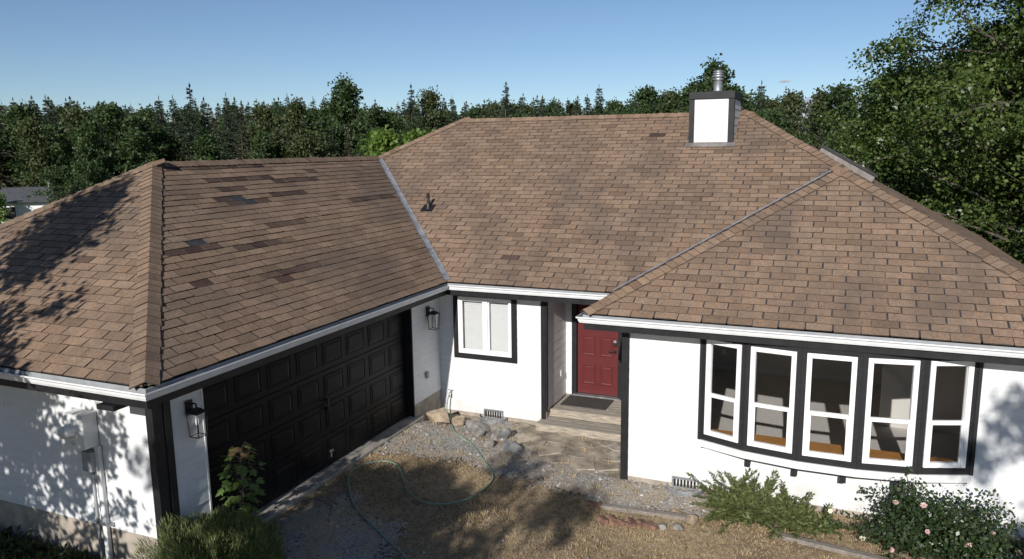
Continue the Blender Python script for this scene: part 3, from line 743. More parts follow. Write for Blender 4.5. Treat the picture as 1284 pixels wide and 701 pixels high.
# bow window: five sashes on a curved front
def bow():
    w = obj('bow_window', None, house)
    pts = [Vector(p) for p in ((-1.74, 11.43, 0), (-1.09, 11.19, 0), (-.335, 11.075, 0), (.435, 11.075, 0), (1.19, 11.19, 0), (1.84, 11.43, 0))]
    zb, zt = EZ - 1.88, EZ - .21; c = Vector((.05, 12.6, 0))
    nm = []
    for a, b in zip(pts, pts[1:]):
        d = (b - a).normalized(); nm.append(Vector((d.y, -d.x, 0)))
    up = Vector((0, 0, 1))
    def vert(i):                                            # outward direction at corner i
        if i == 0: return nm[0]
        if i == 5: return nm[4]
        return (nm[i - 1] + nm[i]).normalized()
    for i in range(5):
        a, b, n = pts[i], pts[i + 1], nm[i]; d = (b - a).normalized(); L = (b - a).length
        p = .066
        f0, f1 = p, L - p; w0, w1 = zb + .10, zt - .075
        q = B(); t = .068; o = a - n * .05
        q.obox(o + d * f0 + up * w0, d * t, n * .085, up * (w1 - w0)); q.obox(o + d * (f1 - t) + up * w0, d * t, n * .085, up * (w1 - w0))
        q.obox(o + d * (f0 + t) + up * w0, d * (f1 - f0 - 2 * t), n * .083, up * .065); q.obox(o + d * (f0 + t) + up * (w1 - t), d * (f1 - f0 - 2 * t), n * .083, up * t)
        fr = bevel(obj('window_frame', q.mesh('window_frame', M['vinyl']), w), .006)
        zm = w0 + (w1 - w0) * .42
        q = B(); q.obox(o + d * (f0 + t) + up * (zm - .025), d * (f1 - f0 - 2 * t), n * .07, up * .05); bevel(obj('meeting_rail', q.mesh('meeting_rail', M['vinyl']), w), .004)
        s = .022; q = B(); q.obox(o + d * (f0 + t) + n * .035 + up * (w0 + .065), d * s, n * .03, up * (zm - w0 - .09)); obj('sash', q.mesh('sash', M['vinyl']), w)
        q = B(); q.obox(o + d * (f1 - t - s) + n * .035 + up * (w0 + .065), d * s, n * .03, up * (zm - w0 - .09))
        obj('sash', q.mesh('sash', M['vinyl']), w)
        for z0, z1, off in ((w0 + .06, zm - .02, .05), (zm + .02, w1 - .055, .03)):
            q = B(); q.obox(o + d * (f0 + t - .005) + n * off + up * z0, d * (f1 - f0 - 2 * t + .01), n * .005, up * (z1 - z0)); obj('pane', q.mesh('pane', M['glass']), w)
        # black mullion faces, sill and head of this facet
        q = B(); o = a - n * .05
        q.obox(o + up * zb, d * (f0 - .001), n * .065, up * (zt - zb)); q.obox(o + d * (f1 + .001) + up * zb, d * (L - f1 - .001), n * .065, up * (zt - zb))
        obj('mullion_post', q.mesh('mullion_post', M['black_wood']), w)
        q = B(); q.obox(o + d * f0 + up * zb, d * (f1 - f0), n * .066, up * (w0 - zb - .002)); obj('window_sill', q.mesh('window_sill', M['black_wood']), w)
        q = B(); q.obox(o + d * f0 + up * (w1 + .002), d * (f1 - f0), n * .067, up * (zt - w1 - .002)); obj('window_head', q.mesh('window_head', M['black_wood']), w)
    # white base band, painted underside shade, seat and head boards as swept slabs
    def slab(name, out, z0, z1, mat):
        q = B(); outer = [pts[i] + vert(i) * out for i in range(6)]
        if out > 0: outer[0].x -= out * .6; outer[5].x += out * .6
        inner = [Vector((outer[5].x, 11.425, 0)), Vector((outer[0].x, 11.425, 0))] if name != 'window_seat' else [Vector((1.8, 11.62, 0)), Vector((-1.7, 11.62, 0))]
        ring_ = outer + inner; n = len(ring_)
        q.add([p + up * z0 for p in ring_] + [p + up * z1 for p in ring_], [tuple(range(n))[::-1], tuple(range(n, 2 * n))] + [(i, (i + 1) % n, (i + 1) % n + n, i + n) for i in range(n)])
        obj(name, q.mesh(name, M[mat]), w)
    slab('base_band', .035, zb - .11, zb - .002, 'white')
    slab('base_painted_shade', -.02, zb - .145, zb - .112, 'black_wood')  # black slab standing in for the shade beneath the base band
    slab('window_seat', -.06, zb + .01, zb + .11, 'seat_wood')
    slab('head_board', -.06, zt - .03, zt, 'white')
    for x in (-1.02, -.36, .28, .95):
        y = np.interp(x, [p.x for p in pts], [p.y for p in pts])
        q = B(); q.box(x - .04, y - .015, zb - .235, x + .04, 11.42, zb - .147); bevel(obj('support_joist', q.mesh('support_joist', M['black_wood']), w), .006)
    for x0, x1 in ((BX0 - .045, BX0 - .005), (BX1 + .005, BX1 + .05)):
        q = B(); q.box(x0, FY - .04, zb, x1, FY - .003, zt); obj('window_trim', q.mesh('window_trim', M['black_wood']), w)
    # slatted vent board above the middle sashes
    q = B()
    for k in range(34): q.box(-.33 + k * .0222, 11.045, zt - .06, -.33 + k * .0222 + .012, 11.058, zt - .004)
    obj('vent_slats', q.mesh('vent_slats', M['dark_metal']), w)
bow()

# the living room behind the bow window
def room():
    r = obj('interior', None, house); x0, x1, y0, y1, z0, z1 = AX1 + .12, XR - .52, FY + .11, 17.2, EZ - 2.42, EZ - .19
    for nm, a, m in (('interior_floor', (x0, y0 - .01, z0 - .02, x1, y1, z0), 'carpet'), ('interior_ceiling', (x0, y0, z1, x1, y1, z1 + .02), 'interior'), ('interior_wall', (x0, y1, z0, x1, y1 + .05, z1), 'interior'),
                     ('interior_wall', (x0 - .02, y0, z0, x0, y1, z1), 'interior'), ('interior_wall', (x1, y0, z0, x1 + .02, y1, z1), 'interior'), ('baseboard', (x0, y1 - .02, z0, x1, y1, z0 + .1), 'white'),
                     ('interior_wall', (x0, y0 - .005, z0, x1, y0, BZ0), 'interior')):
        q = B(); q.box(*a); obj(nm, q.mesh(nm, M[m]), r)
    q = B(); q.box(.9, 14.6, z0, 3.05, 14.72, z1); obj('interior_wall', q.mesh('interior_wall', M['interior']), r)
    q = B(); q.box(-2.2, y1 - .01, z0 + .35, -2.12, y1 - .005, z0 + .47); obj('outlet', q.mesh('outlet', M['vinyl']), r)
room()

# crawl-space vents at the foot of the walls
def crawl_vent(x, y, label):
    t = thing('crawl_vent', label, 'foundation vent', (x, y, 0), group='crawl-space vents')
    q = B(); q.box(-.21, -.03, .02, .21, .0, .05); q.box(-.21, -.03, .17, .21, 0, .20); q.box(-.21, -.029, .05, -.18, 0, .17); q.box(.18, -.029, .05, .21, 0, .17)
    obj('vent_frame', q.mesh('vent_frame', M['galv']), t)
    q = B()
    for k in range(7): q.obox((-.18 + k * .0515, -.025, .05), (.03, 0, 0), (0, .012, 0), (0, 0, .12))
    obj('vent_grille', q.mesh('vent_grille', M['dark_metal']), t)
    q = B(); n = 12; arc = [(-.30 * math.cos(math.pi * i / n), -.035 - .26 * math.sin(math.pi * i / n)) for i in range(n + 1)]
    vs_ = [(a, b, -.1) for a, b in arc] + [(a, b, .09) for a, b in arc] + [(a * .94, b * .94, .09) for a, b in arc] + [(a * .94, b * .94, -.1) for a, b in arc]; m = n + 1
    q.add(vs_, [(i + k * m, i + 1 + k * m, i + 1 + (k + 1) * m, i + (k + 1) * m) for i in range(n) for k in range(3)])
    obj('vent_well', q.mesh('vent_well', M['galv']), t)
crawl_vent(-6.05, MY - .008, 'metal crawl-space vent with curved well under the white-framed window')
crawl_vent(-1.95, FY - .008, 'metal crawl-space vent near the ground left of the bow window')

# ------------------------------------------------------------------ things fixed to or standing by the house
def lantern(y, label):
    t = thing('wall_lantern', label, 'wall lantern', (GX + .022, y, EZ - .66), group='black wall lanterns beside the garage door')
    q = B(); q.box(0, -.055, .02, .022, .055, .22); bevel(obj('back_plate', q.mesh('back_plate', M['dark_metal']), t), .006)
    q = B(); q.tube([(.02, 0, .17), (.09, 0, .19), (.13, 0, .185), (.13, 0, .12)], .011, 8); obj('arm', q.mesh('arm', M['dark_metal'], True), t)
    cx, h = .13, .085; z0, z1 = -.22, .085
    q = B(); b = .01
    for sx in (-1, 1):
        for sy in (-1, 1): q.obox((cx + sx * h * .82 - b / 2, sy * h * .82 - b / 2, z0), (b, 0, 0), (0, b, 0), (sx * h * .18, sy * h * .18, z1 - z0))
    for z, k in ((z0, .82), (z1, 1.0)):
        for s in (-1, 1):
            q.box(cx - h * k - b, s * h * k - b / 2, z - b / 2, cx + h * k + b, s * h * k + b / 2, z + b / 2); q.box(cx + s * h * k - b / 2, -h * k - b / 2, z - b / 2 + .001, cx + s * h * k + b / 2, h * k + b / 2, z + b / 2 - .001)
    obj('cage', q.mesh('cage', M['dark_metal']), t)
    q = B(); vs_ = [(cx - h, -h, z1), (cx + h, -h, z1), (cx + h, h, z1), (cx - h, h, z1), (cx - .03, -.03, z1 + .05), (cx + .03, -.03, z1 + .05), (cx + .03, .03, z1 + .05), (cx - .03, .03, z1 + .05)]
    q.add(vs_, [(0, 1, 5, 4), (1, 2, 6, 5), (2, 3, 7, 6), (3, 0, 4, 7), (4, 5, 6, 7)]); obj('hood', q.mesh('hood', M['dark_metal']), t)
    q = B(); k = h - .006
    for s in (-1, 1):
        q.add([(cx - k * .82, s * k * .82, z0), (cx + k * .82, s * k * .82, z0), (cx + k, s * k, z1 - .006), (cx - k, s * k, z1 - .006)], [(0, 1, 2, 3)])
        q.add([(cx + s * k * .82, -k * .82, z0), (cx + s * k * .82, k * .82, z0), (cx + s * k, k, z1 - .006), (cx + s * k, -k, z1 - .006)], [(0, 1, 2, 3)])
    obj('glass_panes', q.mesh('glass_panes', M['glass']), t)
    q = B(); q.lathe((cx, 0, 0), [(.014, .075), (.014, .02), (.02, .0), (.028, -.04), (.024, -.075), (.006, -.09)], 12); obj('bulb', q.mesh('bulb', M['blind'], True), t)
lantern(6.74, 'black lantern on the narrow wall panel at the near end of the garage door')
lantern(12.74, 'black lantern at the far end of the garage door near the house corner')

def meter():
    t = thing('electric_meter', 'electric meter box with round glass meter on the garage end wall', 'meter', (-8.30, GY - .022, 0))
    q = B(); q.box(-.16, -.20, EZ - .95, .17, 0, EZ - .52); bevel(obj('meter_box', q.mesh('meter_box', M['white']), t), .012)
    q = B(); n = 20; prof = [(.095, 0), (.095, .03), (.08, .035), (.078, .10), (.06, .125), (.001, .13)]; vs_ = []
    for r, d in prof: vs_ += [(-.03 + r * math.cos(2 * math.pi * k / n), -.20 - d, EZ - .72 + r * math.sin(2 * math.pi * k / n)) for k in range(n)]
    q.add(vs_, [(i * n + k, i * n + (k + 1) % n, (i + 1) * n + (k + 1) % n, (i + 1) * n + k) for i in range(len(prof) - 1) for k in range(n)])
    q.box(-.06, -.215, EZ - .90, -.0, -.195, EZ - .86)
    obj('meter_dial', q.mesh('meter_dial', M['blind'], True), t)
    q = B(); q.box(-.02, -.12, EZ - 1.27, .14, 0, EZ - 1.02); bevel(obj('junction_box', q.mesh('junction_box', M['meter_grey']), t), .008)
    q = B(); q.tube([(.06, -.05, EZ - 1.27), (.06, -.05, .1)], .02, 8); obj('thin_conduit', q.mesh('thin_conduit', M['meter_grey'], True), t)
    q = B(); q.box(.13, -.055, .05, .20, 0, EZ - .95); bevel(obj('wide_conduit', q.mesh('wide_conduit', M['white']), t), .01)
    q = B(); q.box(.05, -.07, EZ - 1.98, .28, -.001, EZ - 1.95); obj('pipe_strap', q.mesh('pipe_strap', M['galv']), t)
meter()

def steps():
    t = thing('porch_steps', 'weathered wooden porch landing and step in front of the red door', 'steps', (0, 0, 0))
    for k in range(7):
        y0 = 13.45 + k * .143
        q = B(); q.box(AX0 + .04, y0, .262, AX1 - .03, y0 + .137, .30); bevel(obj('deck_board', q.mesh('deck_board', M['deck']), t), .005)
    q = B(); q.box(AX0 - .02, 13.415, .152, AX1 - .034, 13.448, .298); bevel(obj('riser_board', q.mesh('riser_board', M['deck_tan']), t), .004)
    for k in range(3):
        y0 = 12.96 + k * .151
        q = B(); q.box(AX0 - .10, y0, .112, AX1 - .034, y0 + .146, .15); bevel(obj('tread_board', q.mesh('tread_board', M['deck']), t), .005)
    q = B(); q.box(AX0 - .10, 12.935, -.06, AX1 - .034, 12.958, .148); bevel(obj('riser_board', q.mesh('riser_board', M['deck_tan']), t), .004)
    q = B(); q.box(AX0 - .1, 12.96, -.05, AX0 - .06, 13.22, .11); obj('stringer', q.mesh('stringer', M['deck']), t)
steps()
q = B(); q.box(-4.83, 13.70, .302, -3.9, 14.32, .316); bevel(obj('door_mat', q.mesh('door_mat', M['mat']), None, None, 'dark grey doormat lying on the wooden porch before the red door', 'doormat'), .006)

def hose():
    xy = [(-6.96, 13.12), (-6.93, 13.06), (-6.67, 12.6), (-6.30, 12.0), (-5.84, 11.74), (-5.38, 11.29), (-4.99, 10.82), (-4.88, 10.47), (-4.9, 10.09), (-5.01, 9.76), (-5.24, 9.55), (-5.55, 9.48), (-5.88, 9.62), (-6.18, 9.95),
          (-6.45, 10.24), (-6.72, 10.23), (-6.93, 9.95), (-6.95, 9.64), (-6.77, 9.32), (-6.37, 8.85), (-6.04, 8.62), (-5.66, 8.43), (-5.25, 8.19), (-4.98, 8.01), (-4.6, 7.6), (-4.3, 7.0)]
    p = np.array(xy); t = np.arange(len(p)); out = []
    for i in range(len(p) - 1):
        a, b, c, d = p[max(i - 1, 0)], p[i], p[i + 1], p[min(i + 2, len(p) - 1)]
        for s in np.linspace(0, 1, 8, endpoint=False):
            out.append(.5 * ((2 * b) + (c - a) * s + (2 * a - 5 * b + 4 * c - d) * s * s + (3 * b - a - 3 * c + d) * s ** 3))
    pts = [(x, y, float(gz(x, y)) + .024) for x, y in out]
    pts = [(-6.98, 13.12, .42), (-7.0, 13.10, .36), (-7.02, 13.08, .18), (-7.0, 13.06, .06)] + pts[3:]
    t = thing('garden_hose', 'pale green garden hose looped across the gravel and dry grass', 'hose', (0, 0, 0))
    q = B(); q.tube(pts, .0125, 8); obj('tube', q.mesh('tube', M['hose'], True), t)
    q = B(); q.tube([(-6.98, 13.12, .46), (-6.98, 13.12, .39)], .02, 10); obj('coupling', q.mesh('coupling', M['galv'], True), t)
    s = thing('hose_spigot', 'small metal spigot on the white wall below the window', 'spigot', (-6.98, MY - .02, .47))
    q = B(); q.tube([(0, 0, 0), (0, -.08, 0), (0, -.10, -.03)], .014, 8); obj('spout', q.mesh('spout', M['galv'], True), s)
    q = B(); q.tube([(0, -.05, 0), (0, -.05, .05)], .006, 6); q.tube([(-.045, -.05, .05), (.045, -.05, .05)], .01, 6); obj('valve_handle', q.mesh('valve_handle', M['galv'], True), s)
hose()

# ------------------------------------------------------------------ stones, bricks, paving
def rock_mesh(name, sx, sy, sz, mat, seed, sub=2, flat=.0):
    g = np.random.default_rng(seed); me = bpy.data.meshes.new(name)
    import bmesh
    b = bmesh.new(); bmesh.ops.create_icosphere(b, subdivisions=sub, radius=1)
    cuts = [(Vector(g.normal(0, 1, 3)).normalized(), g.uniform(.38, .78)) for _ in range(11)]
    for v in b.verts:
        for n, d in cuts:
            e = v.co.dot(n) - d
            if e > 0: v.co -= n * e * .97
        v.co += Vector(g.normal(0, .018, 3)); v.co = Vector((v.co.x * sx, v.co.y * sy, v.co.z * sz))
    b.to_mesh(me); b.free(); me.materials.append(M[mat]); return me
rocks = [(-6.86, 12.42, .30, .20, .19, 'rock_tan', 'large tan boulder at the inner corner of the garage and main wall'),
         (-6.52, 12.62, .20, .14, .10, 'rock_tan', 'tan rock just right of the large boulder by the hose'),
         (-6.05, 12.55, .34, .20, .075, 'rock', 'long flat grey slab in front of the crawl-space vent under the window'),
         (-5.83, 12.18, .11, .10, .095, 'rock', 'round pale grey cobble below the flat slab'),
         (-5.58, 12.22, .10, .09, .16, 'rock', 'upright grey stone beside the round cobble'),
         (-5.42, 12.32, .11, .08, .15, 'rock_dark', 'dark upright stone leaning behind the rock pile'),
         (-5.50, 11.86, .13, .11, .08, 'rock', 'small pale grey rock at the front of the rock pile'),
         (-5.18, 11.78, .09, .12, .13, 'rock_dark', 'dark grey wedge stone at the right of the rock pile'),
         (-5.00, 11.86, .12, .14, .12, 'rock_dark', 'blocky dark stone at the right end of the rock pile'),
         (-2.02, 10.05, .115, .085, .07, 'rock', 'round grey stone at the end of the brick edging'),
         (-1.80, 10.10, .10, .085, .075, 'rock', 'pale round stone right of the grey one by the brick edging'),
         (-1.66, 10.34, .14, .10, .10, 'rock_tan', 'tan rock at the left foot of the green fern-like shrub'),
         (-2.52, 10.95, .05, .04, .03, 'blind', 'small white stone lying on the gravel left of the crawl-space vent')]
for i, (x, y, sx, sy, sz, m, lb) in enumerate(rocks):
    if i < 9: sx, sy, sz = sx * 1.35, sy * 1.3, sz * 1.3
    o = obj('rock', rock_mesh('rock', sx, sy, sz, m, 40 + i), None, None, lb, 'rock', 'rocks lying in the yard', (x, y, float(gz(x, y)) + sz * .45)); o.rotation_euler.z = i * 1.3
bl = ['single red brick standing alone at the left of the brick edging', 'leftmost tilted red brick of the short edging row', 'second tilted brick in the edging row', 'third tilted brick in the edging row', 'fourth tilted brick in the edging row',
      'fifth tilted brick in the edging row', 'rightmost tilted brick in the edging row']
for i, (x, y) in enumerate([(-3.10, 10.40), (-2.87, 9.97), (-2.72, 9.98), (-2.58, 10.0), (-2.45, 10.03), (-2.31, 10.05), (-2.17, 10.06)]):
    q = B(); q.box(-.10, -.047, -.05, .10, .047, .018 + .010 * (i % 3)); o = bevel(obj('brick', q.mesh('brick', M['brick']), None, None, bl[i], 'brick', 'bricks edging the lawn', (x, y, .02)), .008)
    o.rotation_euler = (R(-14 if i else 3), R((-1) ** i * 6), R(-52 + i * 3 if i else 10))
def edging(a, b, label):
    a, b = Vector((*a, 0)), Vector((*b, 0)); d = b - a; q = B(); n = Vector((-d.y, d.x, 0)).normalized() * .11
    q.obox(a - Vector((0, 0, .06)), d, n, (0, 0, .105)); bevel(obj('edging_timber', q.mesh('edging_timber', M['edging']), None, None, label, 'edging', 'timbers edging the planting bed'), .012)
edging((-3.0, 10.33), (-1.72, 10.42), 'grey weathered timber edging behind the row of bricks')
edging((-.55, 10.38), (1.0, 10.16), 'grey timber edging in front of the bow window between the two shrubs')

# flagstones in front of the porch: irregular stones with open joints
def flagstones():
    path = obj('flagstone_path', None, kind='structure')
    g = np.random.default_rng(5); ok = wobble([(-5.25, 12.9), (-3.02, 12.92), (-2.98, 11.55), (-3.6, 11.55), (-4.5, 11.88), (-5.0, 12.1)], .3, .03)
    pts = []
    for _ in range(400):
        p = g.uniform((-5.5, 11.3), (-2.8, 13.1))
        if all(np.hypot(*(p - q_)) > .33 for q_ in pts): pts.append(p)
    pts = np.array(pts)
    for i, p in enumerate(pts):
        if not inside(ok, p[0], p[1]): continue
        poly = [(p[0] - .4, p[1] - .4), (p[0] + .4, p[1] - .4), (p[0] + .4, p[1] + .4), (p[0] - .4, p[1] + .4)]
        for j, s in enumerate(pts):
            if j == i or np.hypot(*(s - p)) > .9: continue
            m_ = (p + s) / 2; d = (s - p) / np.hypot(*(s - p)); m_ = m_ - d * .006; t = np.array([-d[1], d[0]])
            # keep the side of the bisector that holds p
            out = []
            for k in range(len(poly)):
                a, b = np.array(poly[k]), np.array(poly[(k + 1) % len(poly)]); da, db = (m_ - a) @ d, (m_ - b) @ d
                if da >= 0: out.append(tuple(a))
                if (da >= 0) != (db >= 0): out.append(tuple(a + (b - a) * da / (da - db)))
            poly = out
        poly = [(x, min(y, 12.925)) for x, y in poly]
        n = len(poly)
        if n < 3: continue
        h = .020 + g.uniform(0, .012); q = B(); c = np.mean(poly, 0)
        sh_ = [(c[0] + (x - c[0]) * .95, c[1] + (y - c[1]) * .95) for x, y in poly]
        tl = g.normal(0, .03, 2)
        q.add([(x, y, -.05) for x, y in poly] + [(x, y, h - .008) for x, y in poly] + [(x, y, h + (x - c[0]) * tl[0] + (y - c[1]) * tl[1]) for x, y in sh_],
              [(k, (k + 1) % n, (k + 1) % n + n, k + n) for k in range(n)] + [(k + n, (k + 1) % n + n, (k + 1) % n + 2 * n, k + 2 * n) for k in range(n)] + [tuple(range(2 * n, 3 * n))])
        obj('flagstone', q.mesh('flagstone', M['flag' if i % 3 else 'flag2']), path)
flagstones()

# ------------------------------------------------------------------ loose ground cover
def scatter(poly_ok, n, box, g):
    x = g.uniform(box[0], box[1], n); y = g.uniform(box[2], box[3], n); k = poly_ok(x, y); return x[k], y[k]
def house_free(x, y):
    a = (x > GX) | (y < GY); b = ~((x > AX1) & (y > FY)) & (y < MY) & ~((x > AX0 - .1) & (y > 12.93)) & ~((x < GX + .14) & (y > DY0 - .3) & (y < DY1 + .2))
    return a & b
def pebbles():
    g = np.random.default_rng(3)
    def ok(x, y): return house_free(x, y) & (inside(GRAVEL, x + g.normal(0, .07, x.shape), y + g.normal(0, .07, x.shape)) | (inside(DRIVE, x, y) & (g.random(x.shape) < .5)) | (g.random(x.shape) < .03))
    x, y = scatter(ok, 42000, (-7.3, -1.0, 7.0, 13.2), g); n = len(x)
    base = np.array([(1, 0, 0), (-1, 0, 0), (0, 1, 0), (0, -1, 0), (0, 0, 1), (0, 0, -1)], float)
    F0 = np.array([(0, 2, 4), (2, 1, 4), (1, 3, 4), (3, 0, 4)])
    s = g.uniform(.006, .016, n) * (1 + (g.random(n) < .06) * 1.3 + (g.random(n) < .008) * 2.2); q = base[None] * s[:, None, None] * g.uniform(.6, 1.25, (n, 6, 1))
    a = g.uniform(0, 6.28, n); c, d = np.cos(a)[:, None], np.sin(a)[:, None]
    V = np.stack([q[:, :, 0] * c - q[:, :, 1] * d + x[:, None], q[:, :, 0] * d + q[:, :, 1] * c + y[:, None], q[:, :, 2] * .8 + (gz(x, y) + .012)[:, None]], -1)
    F = (F0[None] + (np.arange(n) * 6)[:, None, None]).reshape(-1, 3)
    obj('gravel', mesh_np('gravel', V.reshape(-1, 3), [F], M['pebble']), None, 'stuff', 'grey crushed gravel along the house wall and driveway', 'gravel')
pebbles()
def dry_grass():
    g = np.random.default_rng(8)
    def ok(x, y):
        dens = .5 + .5 * np.sin(x * 2.3 + 1.7 * np.sin(y * 1.9)) * np.sin(y * 2.9 + x)
        return house_free(x, y) & (~inside(GRAVEL, x + g.normal(0, .12, x.shape), y + g.normal(0, .12, x.shape)) | (g.random(x.shape) < .06)) & (~inside(DRIVE, x + g.normal(0, .15, x.shape), y + g.normal(0, .15, x.shape)) | (g.random(x.shape) < .12)) & (y < 11.0 + .2 * np.sin(3 * x)) & (g.random(x.shape) < .35 + .65 * dens)
    x, y = scatter(ok, 130000, (-7.2, 3.2, 6.4, 11.1), g); n = len(x)
    h = g.uniform(.012, .042, n); a = g.uniform(0, 6.28, n); l = g.normal(0, 1.0, n) * h * 1.4; w = g.uniform(.0025, .005, n)
    z = gz(x, y) - .005; b = g.uniform(0, 6.28, n)
    V = np.stack([np.stack([x - w * np.cos(b), y - w * np.sin(b), z], -1), np.stack([x + w * np.cos(b), y + w * np.sin(b), z], -1), np.stack([x + l * np.cos(a), y + l * np.sin(a), z + h], -1)], 1)
    obj('dry_grass', mesh_np('dry_grass', V.reshape(-1, 3), [np.arange(3 * n).reshape(-1, 3)], M['straw']), None, 'stuff', 'short brown dry grass of the front lawn', 'grass')
dry_grass()
def litter():
    g = np.random.default_rng(15); n = 5200
    x = g.uniform(-7.0, 2.5, n); y = g.uniform(6.8, 13.1, n); k = house_free(x, y); x, y = x[k], y[k]; n = len(x)
    C = np.stack([x, y, gz(x, y) + .018 + .02 * g.random(n)], -1); D = g.normal(0, 1, (n, 3)) * np.array((1, 1, .25)); L = g.uniform(.012, .05, n)
    V, F = leaves(C, D, L, L * g.uniform(.2, .7, n), g, .2)
    obj('leaf_litter', mesh_np('leaf_litter', V, [F], M['litter']), None, 'stuff', 'scattered dry leaves and twigs over the yard', 'leaf litter')
    # weed and straw tufts along the gravel and the walls
    cs = g.uniform((-7.0, 8.5), (1.5, 12.9), (260, 2)); cs = cs[house_free(cs[:, 0], cs[:, 1])]; C = []; D = []; L = []
    for c in cs:
        m = g.integers(8, 26); o = g.normal(0, .025, (m, 2)); C.append(np.stack([c[0] + o[:, 0], c[1] + o[:, 1], gz(c[0] + o[:, 0], c[1] + o[:, 1])], -1)); D.append(np.concatenate([o * 16, np.ones((m, 1))], 1) + g.normal(0, .3, (m, 3))); L.append(g.uniform(.03, .10, m))
    C = np.concatenate(C); D = np.concatenate(D); L = np.concatenate(L); V, F = leaves(C, D, L, L * .09 + .002, g, .05)
    obj('straw_tufts', mesh_np('straw_tufts', V, [F], M['straw']), None, 'stuff', 'small dry tufts poking through the gravel and lawn', 'grass')
LITTER = litter

# ------------------------------------------------------------------ vegetation
def leaves(C, D, L, Wd, g, fold=.25):
    """rhombic leaves: base C, direction D (unit), length L, width Wd -> V, F"""
    n = len(C); D = D / np.linalg.norm(D, axis=1, keepdims=True)
    r = g.normal(0, 1, (n, 3)); S = np.cross(D, r); S /= np.linalg.norm(S, axis=1, keepdims=True) + 1e-9
    U = np.cross(S, D); L = np.broadcast_to(L, n)[:, None]; Wd = np.broadcast_to(Wd, n)[:, None]
    mid = C + D * L * .45
    V = np.stack([C, mid + S * Wd * .5 + U * Wd * fold, C + D * L, mid - S * Wd * .5 + U * Wd * fold], 1).reshape(-1, 3)
    return V, np.arange(4 * n).reshape(-1, 4)
def unit(g, n):
    d = g.normal(0, 1, (n, 3)); return d / np.linalg.norm(d, axis=1, keepdims=True)

LITTER()
def broadleaf(seed, H=16., Rc=4.5, z0=.22, nl=44, sub=5, per=26, leaf=.30, spread=.75, top=1.0, trunk_r=.22, droop=.0):
    g = np.random.default_rng(seed); q = B(); P = []
    tp = [np.array((0, 0, -.4))]
    for i in range(1, 9): tp.append(np.array((g.normal(0, .02 * H * i / 8), g.normal(0, .02 * H * i / 8), H * .93 * i / 8)))
    q.tube(tp, [trunk_r * (1 - .11 * i) for i in range(9)], 7)
    tz = np.array([t[2] for t in tp]); ta = np.array(tp)
    for k in range(nl):
        f = z0 + (1 - z0) * ((k + g.random()) / nl) ** .9; z = H * f * .93
        b = np.array([np.interp(z, tz, ta[:, j]) for j in range(3)])
        env = Rc * (math.sin(math.pi * min(1, (f - z0) / (1 - z0) * .86 + .14)) ** .65) * g.uniform(.62, 1.12)
        a = k * 2.4 + g.normal(0, .4); e = g.uniform(.1, .55) + .7 * f * top
        d = np.array((math.cos(a) * math.cos(e), math.sin(a) * math.cos(e), math.sin(e)))
        pts = [b]; n = 5
        for i in range(n):
            d = d + g.normal(0, .14, 3) + np.array((0, 0, -droop)); d /= np.linalg.norm(d); pts.append(pts[-1] + d * env / n)
        q.tube(pts, [trunk_r * .35 * (1 - .85 * i / n) * (1.1 - f * .7) + .006 for i in range(n + 1)], 5, False)
        for s in range(sub):
            i = g.integers(1, n + 1); c = pts[i] + g.normal(0, .16, 3) * env * .6
            q.tube([pts[max(1, i - 1)], c], [.012 + .02 * trunk_r, .006], 4, False)
            P.append((c, spread * g.uniform(.6, 1.25)))
        P.append((pts[-1], spread * .8))
    P.append((tp[-1] + np.array((0, 0, .05 * H)), spread * .8))
    C = []; Dd = []
    for c, r in P:
        m = max(5, int(per * g.uniform(.5, 1.4) * (r / spread) ** 1.5)); o = unit(g, m) * (g.random((m, 1)) ** .45) * np.array((1, 1, .62)) * r
        C.append(c + o); dd = unit(g, m) + o / r * .5 + np.array((0, 0, -.25)); Dd.append(dd)
    C = np.concatenate(C); Dd = np.concatenate(Dd)
    ls = leaf * g.uniform(.6, 1.3, len(C)); V, F = leaves(C, Dd, ls, ls * .72, g)
    return q, V, F
